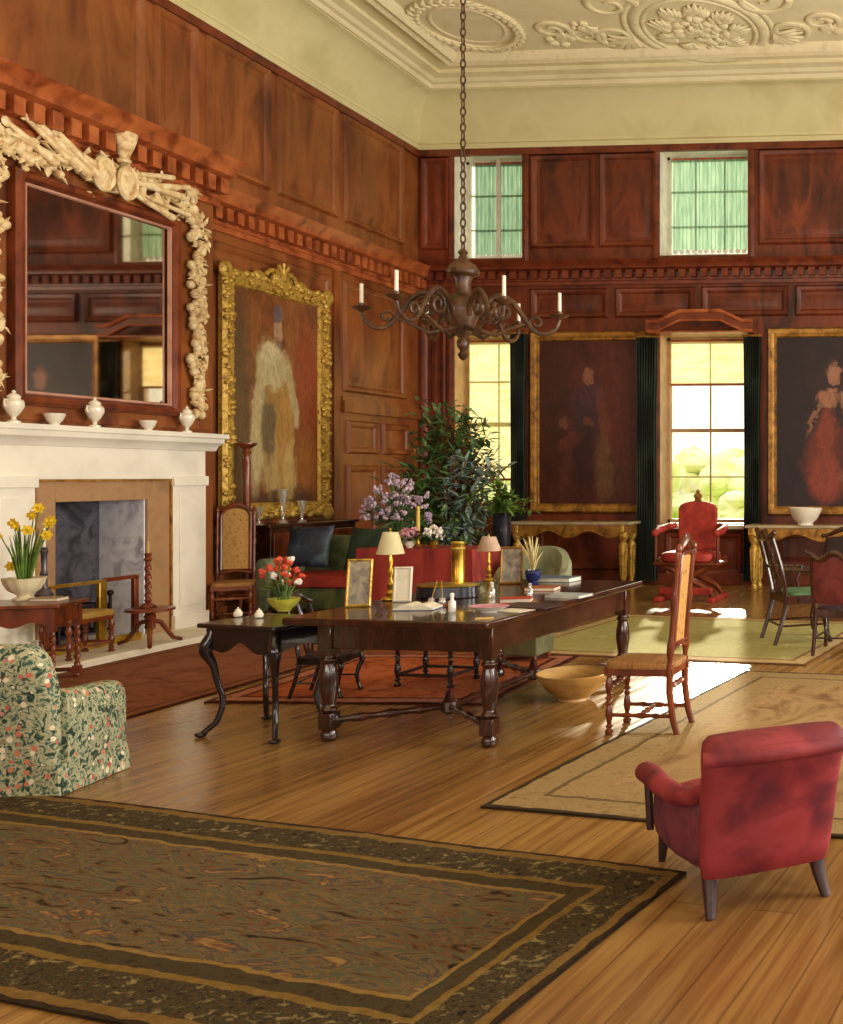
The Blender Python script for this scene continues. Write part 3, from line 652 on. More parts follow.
# ------------------------------------------------------------------ portraits
def portrait(name, label, W, H, fw, frame_m, cols, figure, loc, rz, crest=False, ornate=0, tilt=0):
    """local: canvas faces -y, hangs on y=0, width along x, z from 0"""
    t = thing(name, label, 'picture', loc, rz)
    def fr(prof): return [[(-W / 2 + o, -h, o), (W / 2 - o, -h, o), (W / 2 - o, -h, H - o), (-W / 2 + o, -h, H - o)] for o, h in prof]
    b = MB(); b.rings(fr([(0, 0), (0, .05), (fw * .2, .085), (fw * .45, .075), (fw * .75, .05), (fw * .9, .055), (fw, .03), (fw, 0)]), cap=False, closed=True)
    if ornate:
        for i in range(ornate):
            s = random.random() * 2 * (W + H)
            if s < W: p = (-W / 2 + s, fw * .4)
            elif s < W + H: p = (W / 2 - fw * .4, s - W)
            elif s < 2 * W + H: p = (s - W - H - W / 2, H - fw * .4)
            else: p = (-W / 2 + fw * .4, s - 2 * W - H)
            q = random.uniform(.5, 1); b.ball((p[0] + random.uniform(-.3, .3) * fw, -.075, p[1] + random.uniform(-.3, .3) * fw), (.05 * q, .03, .04 * q), 8, 5)
        for x in (-W / 2, W / 2):
            for z in (0, H): b.ball((x * .96, -.06, z + (.04 if z == 0 else -.04)), (.1, .05, .1), 12, 8)
    b.build('frame', frame_m, t)
    if crest:
        b = MB(); b.ball((0, -.06, H + .02), (.16, .05, .1), 14, 8)
        for s in (-1, 1):
            P = [(s * (.1 + .16 * math.cos(a) * (1 - a / 9)), -.07, H + .02 + .1 * math.sin(a) * (1 - a / 9)) for a in [i * .4 for i in range(18)]]
            b.tube(P, .028, 7); b.ball((s * .36, -.06, H + .0), (.1, .04, .06), 10, 6)
        for k in range(5): a = pi * (k + .5) / 5; b.tube([(0, -.08, H + .05), (.15 * math.cos(a), -.1, H + .05 + .16 * math.sin(a))], [.03, .02], 6)
        b.build('crest', frame_m, t)
    c = MB(); c.box(-W / 2 + fw * .9, W / 2 - fw * .9, -.025, -.01, fw * .9, H - fw * .9); cv = c.build('canvas', cols[0], t, smooth=0)
    return t
def oval(cx, cz, rx, rz_, n=20): return [(cx + rx * math.cos(2 * pi * i / n), cz + rz_ * math.sin(2 * pi * i / n)) for i in range(n)]
def painted(name, W, H, bg, blobs, nz=.3):
    """an oil canvas: soft brushed patches over a mottled ground, in the canvas's own coordinates"""
    t = NT(name); tc = t.node('ShaderNodeTexCoord'); sp = t.node('ShaderNodeSeparateXYZ', {0: tc.outputs['Object']})
    n1 = t.math('SUBTRACT', t.noise(t.coords((3, 3, 1.6)), 2.2, 4, .6), .5); n2 = t.math('SUBTRACT', t.noise(t.coords((1.7, 3, 3)), 3.1, 4, .6), .5)
    u = t.math('ADD', t.math('DIVIDE', sp.outputs[0], W / 2), t.math('MULTIPLY', n1, nz)); v = t.math('ADD', t.math('DIVIDE', sp.outputs[2], H), t.math('MULTIPLY', n2, nz * .35))
    fine = t.noise(t.coords((5, 5, 1.5)), 5, 5, 1.0)
    k = len(bg) - 1; c = t.ramp(t.noise(t.coords((1, 1, .6)), 1.8, 5, .8), [(.3 + .4 * i / k, h) for i, h in enumerate(bg)])
    for h, cx, cz, rx, rz_, rot, soft, op in blobs:
        du = t.math('SUBTRACT', u, cx); dv = t.math('MULTIPLY', t.math('SUBTRACT', v, cz), 2 * H / W); a = math.radians(rot)
        p = t.math('ADD', t.math('MULTIPLY', du, math.cos(a) / rx), t.math('MULTIPLY', dv, math.sin(a) / rx))
        q = t.math('ADD', t.math('MULTIPLY', du, -math.sin(a) / (rz_ * 2 * H / W)), t.math('MULTIPLY', dv, math.cos(a) / (rz_ * 2 * H / W)))
        d = t.math('SQRT', t.math('ADD', t.math('MULTIPLY', p, p), t.math('MULTIPLY', q, q)))
        f = t.node('ShaderNodeMapRange', {0: d, 1: 1 + soft, 2: 1 - soft, 3: 0.0, 4: op}, interpolation_type='SMOOTHSTEP').outputs[0]
        c = t.mix(f, c, lin(h))
    c = t.mix(.55, c, t.ramp(fine, [(.3, '#7c7068'), (.7, '#ffffff')]), 'MULTIPLY')
    t.l.new(c, t.b.inputs['Base Color']); t.b.inputs['Roughness'].default_value = .5; t.bump(fine, .1); return t.m
G = [('#5a4a30', -.85, .45, .25, .5, 0, .5, .8), ('#98401e', .75, .5, .3, .35, 5, .4, .85), ('#b06a2c', .72, .22, .25, .16, 0, .5, .8), ('#54301c', 0, .04, 1.2, .09, 0, .4, .9),
     ('#b89a62', -.05, .40, .42, .30, 0, .15, .95), ('#c4b282', -.42, .42, .17, .30, -4, .25, .95), ('#b0823e', .16, .36, .2, .26, 3, .3, .9), ('#c8a868', .28, .2, .15, .12, 0, .3, .8), ('#5e4a36', -.2, .4, .16, .15, 0, .35, .85), ('#a87e3c', -.12, .53, .18, .05, 0, .3, .8),
     ('#c8b68a', -.1, .64, .36, .1, 0, .2, .95), ('#d4c8a0', -.18, .69, .2, .04, 20, .3, .9), ('#bca878', .36, .54, .09, .15, 12, .25, .9), ('#caa888', .44, .42, .06, .025, 0, .3, .9),
     ('#b89478', .02, .80, .10, .05, 0, .2, .95), ('#6a5c64', .02, .865, .14, .035, 0, .25, .9), ('#4a2c22', .08, .74, .1, .03, 0, .4, .6)]
portrait('gilt_portrait', 'portrait of a person in a long pale robe in a wide bright gilt frame', 1.84, 2.82, .19, GILT, [painted('robed_portrait_canvas', 1.5, 2.82, ['#5a3018', '#8a4e26', '#9c6234', '#74422a'], G)], [], (XL + .045, 11.37, 1.1), pi / 2, crest=True, ornate=260)
G = [('#3a1c10', -.7, .6, .35, .4, 0, .5, .7), ('#5e2412', .65, .55, .4, .4, 0, .5, .7), ('#4e2614', .5, .18, .35, .15, 0, .5, .8), ('#3e2430', -.05, .55, .3, .16, 0, .4, .85), ('#50303a', .1, .64, .25, .07, 0, .4, .7), ('#6e3626', .28, .55, .12, .14, 10, .4, .7),
     ('#6a3422', -.35, .40, .3, .04, 25, .5, .7), ('#6e4a28', .3, .25, .16, .2, 0, .4, .75), ('#5a2e22', -.45, .25, .12, .2, -8, .5, .7), ('#321410', -.05, .3, .2, .2, 0, .5, .8), ('#8c5a44', .0, .755, .09, .045, 0, .3, .9), ('#84503c', -.5, .5, .1, .03, 0, .5, .7), ('#7a4630', -.02, .5, .08, .025, 0, .5, .7)]
portrait('dark_portrait', 'dark red portrait of a standing person between the two tall windows', 1.78, 2.70, .14, GILT_D, [painted('standing_portrait_canvas', 1.5, 2.7, ['#2a0e0a', '#4a1a12', '#5a2416', '#36110b'], G, .35)], [], (-5.60, YB - .01, 1.05), 0)
G = [('#1c1016', -.8, .6, .35, .5, 0, .5, .8), ('#54201a', .75, .55, .3, .35, 0, .4, .8), ('#7a2e1a', -.1, .28, .42, .2, 0, .25, .9), ('#96402a', -.15, .2, .25, .12, 0, .4, .8), ('#8a3a22', -.12, .45, .16, .12, 0, .3, .85), ('#4c1c14', .2, .35, .15, .15, 0, .5, .7),
     ('#b47a5a', -.1, .62, .16, .05, 0, .3, .8), ('#a8745a', .0, .76, .1, .06, 0, .25, .9), ('#9c6a50', -.36, .52, .05, .09, -25, .3, .8), ('#b48a70', .18, .58, .07, .09, 15, .35, .8), ('#8c5a48', .15, .2, .09, .03, 0, .5, .7), ('#603028', .3, .45, .12, .2, 10, .4, .7), ('#30181a', 0, .83, .1, .03, 0, .4, .8)]
portrait('dark_portrait', 'almost black portrait of a seated figure in russet above the white bowl', 1.98, 2.75, .14, GILT_D, [painted('seated_portrait_canvas', 1.7, 2.75, ['#100a10', '#20101a', '#341818', '#180c10'], G, .35)], [], (-1.92, YB - .01, 1.02), 0)

# ------------------------------------------------------------------ console tables against the back wall
def console(x0, x1, y, h, label):
    w = (x1 - x0) / 2; t = thing('console_table', label, 'console table', ((x0 + x1) / 2, y, 0))
    MB().box(-w, w, -.25, .24, h - .045, h).build('marble_top', mat('veined_top', ['#8a7a60', '#b8a888'], (1, 1, 1), 3, 6, 1.2, .25), t, bevel=.012)
    xs = [-w + .05 + (2 * w - .1) * i / 40 for i in range(41)]
    b = MB(); b.prism([(x, h - .045) for x in xs] + [(x, h - .17 - .05 * math.cos((x / w) * pi * 3)) for x in reversed(xs)], 'y', -.23, -.2); b.box(-w + .05, w - .05, .18, .22, h - .18, h - .045)
    b.box(-w + .05, -w + .08, -.2, .2, h - .18, h - .045); b.box(w - .08, w - .05, -.2, .2, h - .18, h - .045)
    b.tube([(x, -.235, h - .17 - .05 * math.cos((x / w) * pi * 3)) for x in xs], .012, 6); b.build('carved_apron', GILT_D, t)
    for sx in (-1, 1):
        for sy in (-.17, .17):
            b = MB(); x = sx * (w - .12); b.lathe([(.035, 0), (.05, .02), (.05, .06), (.03, .1), (.042, .14), (.045, .4), (.06, h - .32), (.035, h - .28), (.06, h - .24), (.075, h - .2), (.07, h - .14), (.07, h - .045)], 14, (x, sy, 0))
            for k in range(8): a = 2 * pi * k / 8; b.tube([(x + .04 * math.cos(a), sy + .04 * math.sin(a), .16), (x + .055 * math.cos(a), sy + .055 * math.sin(a), h - .34)], .01, 5)
            b.build('leg', GILT, t)
    return t
console(-6.50, -4.72, 14.02, .95, 'long gilt console table beneath the centre portrait')
console(-3.06, -.9, 13.9, .92, 'gilt console table at the far right carrying a white bowl')
t = teacup((-2.22, 13.72, .92), 1, PORC, '', 'bowl', 'porcelain_bowl', None); t.scale = (2.9, 2.9, 2.3)
tag(t, 'wide white footed bowl standing on the far right console table', 'bowl')

# ------------------------------------------------------------------ rugs
def rug(name, label, origin, L, W, ang, bands, field, fs=9, st=(1, 1, 1), fringe=None, th=.012):
    m = rug_mat(name + '_weave', L, W, bands, field, fs, st)
    t = thing(name, label, 'rug', origin, ang)
    nx, ny = 60, 40; V = []; Fs = []
    for i in range(nx + 1):
        for j in range(ny + 1):
            x, y = L * i / nx, W * j / ny; V.append((x, y, th + .002 * math.sin(x * 5 + y * 3)))
    for i in range(nx):
        for j in range(ny): a = i * (ny + 1) + j; Fs.append((a, a + ny + 1, a + ny + 2, a + 1))
    b = MB(); b.add(V, Fs); b.box(0, L, 0, W, .001, th - .003); b.build('pile', m, t)
    if fringe:
        b = MB()
        for k in range(int(W / .02)):
            for x, s in ((0, -1), (L, 1)): b.tube([(x, k * .02, .008), (x + s * random.uniform(.05, .08), k * .02 + random.uniform(-.01, .01), .004)], .004, 4)
        b.build('fringe', fringe, t)
    return t
FRINGE = mat('rug_fringe', ['#8a7048', '#b49a6c'])
a12 = math.radians(-12)
c = Vector((-1.12, 3.95, 0)); L, W = 4.9, 1.46
o = c - Vector((math.cos(a12), math.sin(a12), 0)) * L - Vector((-math.sin(a12), math.cos(a12), 0)) * W
rug('persian_rug', 'large dark patterned carpet filling the foreground', o, L, W, a12,
    [(.02, ['#2a2018', '#3e3022']), (.06, ['#6a5028', '#7e6236']), (.23, ['#1c1814', '#302820', '#54422a', '#262822', '#6e5c3c', '#8c7c54']), (.26, ['#6a5228', '#806634']), (.33, ['#2e261c', '#4a3c28', '#3a3a2c']), (.35, ['#7a5e30', '#8c7040'])],
    ['#2a221c', '#54402a', '#6e5034', '#4c5444', '#7a5c36', '#3c4442', '#704a30', '#8c7046'], 4.0, (.8, 2.6, 1))
a9 = math.radians(-9)
rug('faded_rug', 'worn tan rug stretching back behind the red armchair', (-2.33, 4.66, 0), 3.6, 3.45, a9,
    [(.03, ['#2e261c', '#463626']), (.2, ['#86704c', '#977e56', '#766040']), (.23, ['#5e4a30', '#705a3a']), (.45, ['#8a7048', '#9a8058', '#806642'])],
    ['#76583a', '#947650', '#a4865e', '#82643f'], 2.6, (1, .5, 1))
rug('green_rug', 'pale green sunlit rug with a tan border behind the table', (-4.35, 8.80, 0), 3.05, 2.5, a9,
    [(.04, ['#6e4a2c', '#7c5a38']), (.16, ['#a08458', '#c0a878']), (.2, ['#7c5a38', '#8c6a44'])],
    ['#948c54', '#a89e68', '#9c9458', '#b4aa78'], 3)
rug('red_rug', 'orange red patterned rug lying beneath the long table', (-5.35, 6.68, 0), 2.0, 1.9, math.radians(2),
    [(.04, ['#3a1a14', '#5a2c20']), (.14, ['#8c4a38', '#b07860', '#6a3024']), (.18, ['#4a2018', '#5e2c20'])],
    ['#7c3a26', '#a0522e', '#b46640', '#8c4630'], 5)
rug('hearth_rug', 'plain reddish brown rug laid along the hearth', (-7.28, 6.05, 0), 1.78, 4.0, 0,
    [(.03, ['#3e1c12', '#54281a']), (.1, ['#7c4a34', '#8c5a42']), (.12, ['#4a2418', '#5a2e20'])],
    ['#6a3a26', '#7c4a34', '#8a5840', '#744030'], 2.5)

# ------------------------------------------------------------------ the long table
TA = math.radians(-4)
TZ = .76
t = thing('refectory_table', 'long dark oak table on turned legs standing in mid room', 'table', (-3.26, 6.72, 0), TA)
hw, hl = .60, 1.12
MB().box(-.71, hw, -hl, hl + .06, TZ - .045, TZ).build('table_top', OAKTABLE, t, bevel=.012)
lx, ly = .52, .96
b = MB(); b.box(-lx, lx, -ly - .03, -ly + .03, .56, TZ - .045); b.box(-lx, lx, ly - .03, ly + .03, .56, TZ - .045)
b.box(-lx - .03, -lx + .03, -ly, ly, .56, TZ - .045); b.box(lx - .03, lx + .03, -ly, ly, .56, TZ - .045)
b.build('apron', OAKTABLE, t, bevel=.006)
for sx in (-1, 1):
    for sy in (-1, 1):
        b = MB(); c = (sx * lx, sy * ly, 0)
        b.lathe([(.03, 0), (.045, .01), (.05, .04), (.035, .07)], 16, c)
        b.at(c); b.box(-.043, .043, -.043, .043, .07, .17); b.M = Matrix()
        b.lathe([(.035, .17), (.052, .19), (.035, .215), (.04, .25), (.052, .33), (.05, .4), (.036, .47), (.05, .49), (.036, .51), (.04, .52)], 16, c)
        b.at(c); b.box(-.045, .045, -.045, .045, .52, TZ - .045)
        b.build('leg', OAKTABLE, t, bevel=.005)
b = MB()
for sy in (-1, 1):     # a Y-shaped stretcher at each end joined down the middle
    for sx in (-1, 1):
        P = [Vector((sx * lx, sy * ly, .12)).lerp(Vector((0, sy * (ly - .42), .13)), i / 12) for i in range(13)]
        b.tube(P, [.03 if i in (3, 6, 9) else .02 for i in range(13)], 10)
    b.lathe([(.03, .08), (.05, .1), (.05, .16), (.03, .18), (.02, .22), (.002, .24)], 12, (0, sy * (ly - .42), 0))
b.tube([(0, -(ly - .42) + 2 * (ly - .42) * i / 20, .13) for i in range(21)], [.03 if i % 5 == 0 else .022 for i in range(21)], 10)
b.build('stretcher', OAKTABLE, t)

def ontable(px, py, m=.1):
    """the spot on the table top nearest to where the photograph shows the thing, kept m inside the edge"""
    p = onz(px, py, TZ); dx, dy = p.x + 3.26, p.y - 6.72; c, s = math.cos(TA), math.sin(TA)
    a = max(-.71 + m, min(hw - m, dx * c + dy * s)); q = max(-hl + m, min(hl + .06 - m, -dx * s + dy * c))
    return (-3.26 + a * c - q * s, 6.72 + a * s + q * c, TZ)
def lamp(loc, h, sr, m, label, twisted=True):
    t = thing('table_lamp', label, 'lamp', loc); k = h / .48
    MB().lathe([(.05 * k, 0), (.058 * k, .008 * k), (.05 * k, .02 * k), (.025 * k, .03 * k), (.03 * k, .05 * k), (.014 * k, .07 * k), (.026 * k, .11 * k), (.012 * k, .14 * k), (.012 * k, .17 * k), (.022 * k, .2 * k), (.01 * k, .23 * k), (.018 * k, .27 * k), (.01 * k, .3 * k), (.01 * k, .34 * k)], 18).build('base', BRASS, t)
    MB().lathe([(sr, .32 * k), (sr * .55, .47 * k), (sr * .53, .47 * k), (sr * .97, .32 * k)], 26).build('lamp_shade', m, t)
    MB().lathe([(.004, .34 * k), (.004, .48 * k), (.01, .485 * k), (.002, .5 * k)], 8).build('finial', BRASS, t)
lamp(ontable(385, 600), .47, .088, SHADE, 'brass table lamp with cream shade near the table end, beside the tall gold frame')
lamp(ontable(458, 580, .07), .36, .095, SHADE_P, 'small table lamp with pinkish shade beside the brass cylinder vase')
PHOTO = mat('faded_photograph', ['#4a4444', '#8a8070', '#b0a48c'], (1, 1, 1), 12, 5, 1.0, .4)
def stand_frame(loc, rz, w, h, m, pic, label, lean=.25, name='photo_frame'):
    t = thing(name, label, 'picture frame', loc, rz); L = Matrix.Rotation(-lean, 4, 'X')
    b = MB(); b.M = Matrix.Rotation(-lean, 4, 'X'); fw = .017
    b.rings([[(-w / 2 + o, -q, o), (w / 2 - o, -q, o), (w / 2 - o, -q, h - o), (-w / 2 + o, -q, h - o)] for o, q in ((0, 0), (0, .012), (fw * .5, .018), (fw, .01), (fw, 0))], cap=False, closed=True)
    b.build('frame', m, t)
    b = MB(); b.M = L; b.box(-w / 2 + fw * .9, w / 2 - fw * .9, -.008, -.002, fw * .9, h - fw * .9); b.build('picture', pic, t, smooth=0)
    b = MB(); zt = h * .8 * math.cos(lean); yt = h * .8 * math.sin(lean); b.tube([(0, yt, zt), (0, yt + h * .22, .004)], .006, 6); b.build('strut', m, t)
stand_frame(ontable(358, 607), math.radians(20), .15, .31, GILT, PHOTO, 'tall gold photograph frame at the near left corner of the long table')
stand_frame(ontable(402, 602), math.radians(18), .115, .235, PAPER, PAPER, 'white card standing upright just right of the brass lamp with the cream shade', .22, 'standing_card')
stand_frame(ontable(511, 584, .12), math.radians(14), .17, .29, GILT_D, PHOTO, 'dull gold photograph frame near the blue pot at the far table end', .2)
def book(loc, w, d, h, rz, m, label, name='book'):
    t = thing(name, label, 'book', loc, rz)
    b = MB(); b.box(-w / 2, w / 2, -d / 2, d / 2, 0, .004); b.box(-w / 2, w / 2, -d / 2, d / 2, h - .004, h); b.box(-w / 2 - .003, -w / 2 + .003, -d / 2, d / 2, 0, h); b.build('cover', m, t, bevel=.001)
    MB().box(-w / 2 + .003, w / 2 - .006, -d / 2 + .006, d / 2 - .006, .004, h - .004).build('pages', PAPER, t)
    return t
book(ontable(517, 602), .2, .13, .03, .3, RED_B, 'vermilion book lying near the middle of the long table')
book(ontable(556, 581), .34, .2, .035, -.1, BLUE_B, 'big dusty blue book at the far end of the long table')
book(ontable(543, 590), .22, .16, .025, .1, ORANGE_B, 'orange leather book lying in front of the blue pot')
book(ontable(588, 597), .26, .19, .018, -.15, mat('pale_blue_paper_cover', ['#8a98a4', '#b4bcc0'], (1, 1, 1), 8, 3), 'thin pale blue book by the window side edge of the long table')
MB_ = MB(); MB_.at(ontable(552, 607), rz=-.12); MB_.box(-.17, .17, -.12, .12, 0, .012)
tag(MB_.build('leather_blotter', LEATHER, bevel=.004), 'flat plum leather blotter near the long right edge of the table', 'blotter')
t = thing('open_book', 'open book with pale pages at the near end of the long table', 'book', ontable(418, 609), .15)
b = MB()
for s in (-1, 1):
    P = [(s * .12 * i / 8, .012 + .022 * math.sin(pi * min(1, i / 8 + .12))) for i in range(9)]
    b.rings([[(x, y, .004) for x, z in P] + [(x, y, z + .004) for x, z in reversed(P)] for y in (-.085, .085)])
b.build('pages', PAPER, t); MB().box(-.125, .125, -.09, .09, 0, .005).build('cover', BLUE_B, t)
t = thing('oval_dish', 'white and pink oval dish at the near corner of the long table', 'dish', ontable(489, 612), .2)
MB().lathe([(.05, 0), (.055, .008), (.1, .024), (.118, .036), (.114, .038), (.09, .026), (.002, .012)], 28).build('dish', PORC, t)
MB().lathe([(.116, .034), (.121, .038), (.116, .041), (.111, .038)], 28).build('rim', PINKP, t)
for ch in t.children: ch.scale = (1, .75, 1)
def bottle(loc, s, m, label):
    t = thing('small_bottle', label, 'bottle', loc)
    MB().lathe([(.016 * s, 0), (.018 * s, .004), (.018 * s, .05 * s), (.008 * s, .062 * s), (.008 * s, .075 * s)], 14).build('body', m, t); MB().lathe([(.01 * s, .075 * s), (.011 * s, .09 * s), (.004 * s, .095 * s)], 12).build('stopper', m, t)
bottle(ontable(452, 612), 1.25, WHITEP, 'small white stoppered bottle between the open book and the oval dish')
bottle(ontable(492, 598), 1.2, CLEAR, 'clear glass bottle beside the vermilion book')
bottle(ontable(530, 598), 1.1, CLEAR, 'clear glass bottle between the vermilion book and the orange leather book')
def inkstand(loc):
    t = thing('inkstand', 'dark inkstand with upright pens behind the oval dish and small white bottle', 'inkstand', loc, .1)
    MB().box(-.07, .07, -.045, .045, 0, .018).build('tray', WALNUT, t, bevel=.004)
    for x in (-.035, .035): MB().lathe([(.02, .018), (.022, .024), (.02, .05), (.01, .055)], 12, (x, 0, 0)).build('inkwell', CLEAR, t)
    for x, a in ((-.035, .2), (.035, -.15)): MB().tube([(x, 0, .04), (x + .12 * a, .03, .16)], .003, 6).build('pen', BRASS, t)
inkstand(ontable(437, 606))
b = MB(); b.at(ontable(503, 619), rz=.4); b.box(-.05, .05, -.035, .035, .001, .004); tag(b.build('note_paper', mat('yellow_note', ['#d6b060', '#e4c880'])), 'yellow note paper lying at the near table corner beside the oval dish', 'paper')
b = MB(); b.at(ontable(525, 611), rz=-.3); b.box(-.1, .1, -.07, .07, .001, .004); tag(b.build('letter_paper', PAPER), 'white letter paper lying by the long right edge of the table', 'paper')
# oval box with a gilt top and the brass cylinder
p = ontable(447, 597, .24); t = thing('oval_box', 'low dark blue oval box with a gilt top on the long table', 'box', (p[0], p[1], TZ), .1)
MB().lathe([(.2, 0), (.21, .006), (.205, .075), (.212, .08)], 36).build('body', mat('dark_blue_lacquer', ['#14141e', '#282a3a'], rough=.25), t); MB().lathe([(.216, .08), (.218, .088), (.2, .092), (.002, .092)], 36).build('lid', BRASS, t)
for ch in t.children: ch.scale = (1, .62, 1)
p = ontable(436, 586, .07); t = thing('cylinder_vase', 'tall plain brass cylinder vase on the long table', 'vase', (p[0], p[1], TZ))
MB().lathe([(.052, 0), (.056, .01), (.048, .03), (.048, .32), (.053, .33), (.05, .34), (.043, .33), (.043, .05), (.002, .04)], 24).build('body', BRASS, t)
MB().lathe([(.049, .28), (.052, .285), (.052, .295), (.049, .3)], 24).build('band', GILT, t)
p = ontable(533, 584); t = thing('spiky_plant', 'blue glazed pot of dry cream spikes at the far table end', 'potted plant', p)
MB().lathe([(.04, 0), (.045, .01), (.035, .02), (.055, .05), (.062, .09), (.055, .1), (.058, .11), (.05, .11), (.046, .08), (.002, .07)], 20).build('pot', BLUE_G, t)
b = MB()
for k in range(16):
    a = random.uniform(0, 2 * pi); q = random.uniform(.03, .12); h = random.uniform(.16, .3); b.tube([(0, 0, .08), (q * .4 * math.cos(a), q * .4 * math.sin(a), .08 + h * .6), (q * math.cos(a), q * math.sin(a), .08 + h)], [.004, .009, .002], 5)
b.build('spikes', CREAMP, t)

# ------------------------------------------------------------------ black cabriole side table
t = thing('cabriole_table', 'small black side table on slender cabriole legs at the long table end', 'side table', (-4.35, 5.98, 0), math.radians(-12))
MB().box(-.30, .30, -.25, .25, .67, .70).build('table_top', EBONY, t, bevel=.012, seg=3)
b = MB(); xs = [-.26 + .52 * i / 30 for i in range(31)]
for y0 in (-.21, .195):
    b.prism([(x, .67) for x in xs] + [(x, .56 - .05 * abs(x / .26) ** 2 + .025 * math.cos(x / .26 * 2 * pi)) for x in reversed(xs)], 'y', y0, y0 + .015)
ys = [-.21 + .42 * i / 20 for i in range(21)]
for x0 in (-.265, .25): b.prism([(y, .67) for y in ys] + [(y, .56 - .05 * abs(y / .21) ** 2) for y in reversed(ys)], 'x', x0, x0 + .015)
b.build('apron', EBONY, t)
for sx in (-1, 1):
    for sy in (-1, 1):
        P = []; Rr = []
        for i in range(22):
            u = i / 21; z = .02 + .63 * u; k = .035 * math.sin(2 * pi * (u - .08)) * (1 if u > .5 else .8)
            q = .02 - .035 * math.sin(2 * pi * u) * (.7 if u < .5 else .9)
            o_ = (.035 * math.exp(-((u - .82) / .12) ** 2) - .03 * math.exp(-((u - .3) / .18) ** 2) + .045 * math.exp(-(u / .06) ** 2))
            P.append((sx * (.235 + o_), sy * (.18 + o_), z)); Rr.append(.017 + .02 * max(0, (u - .45)) + .012 * math.exp(-((u - .82) / .12) ** 2))
        b = MB(); b.tube(P, Rr, 12); b.ball((sx * (.285), sy * (.23), .016), (.035, .035, .016), 14, 8); b.build('leg', EBONY, t)
def onside(px, py): p = onz(px, py, .70); return (p.x, p.y, .70)
p = onside(284, 611); t = thing('flower_bowl', 'yellow green bowl of coral and white flowers on the black side table', 'flowers', p)
MB().lathe([(.04, 0), (.045, .012), (.07, .035), (.092, .07), (.098, .085), (.092, .085), (.08, .06), (.002, .05)], 24).build('bowl', YBOWL, t)
st, lf, f1, f2 = MB(), MB(), MB(), MB()
for k in range(26):
    a = random.uniform(0, 2 * pi); q = random.uniform(.02, .13); h = random.uniform(.1, .28); e = Vector((q * math.cos(a), q * math.sin(a), .07 + h))
    st.tube([(q * .2 * math.cos(a), q * .2 * math.sin(a), .055), (q * .5 * math.cos(a), q * .5 * math.sin(a), .05 + h * .6), e], .003, 5)
    if k % 3: lf.leaf((q * .5 * math.cos(a), q * .5 * math.sin(a), .05 + h * .5), (math.cos(a), math.sin(a), .5), .1, .025)
    g = f2 if k % 5 == 0 else f1
    for j in range(6):
        d = Vector((random.gauss(0, 1), random.gauss(0, 1), random.gauss(.3, 1))).normalized(); g.ball(e + d * .012, (.016, .016, .013), 7, 5)
st.build('stems', LEAF_L, t); lf.build('foliage', LEAF_L, t); f1.build('blossoms', CORALP, t); f2.build('blossoms', WHITEP, t)
def saltpot(loc, label):
    t = thing('porcelain_pot', label, 'pot', loc, 0, 'small white pots on the black side table')
    MB().lathe([(.016, 0), (.024, .006), (.027, .022), (.022, .036), (.016, .04)], 14).build('body', PORC, t); MB().lathe([(.017, .04), (.014, .05), (.004, .054), (.005, .06), (.001, .064)], 12).build('lid', PORC, t)
saltpot(onside(238, 617), 'tiny white lidded pot at the far left of the black side table top')
saltpot(onside(259, 618), 'tiny white lidded pot close beside the yellow green flower bowl')

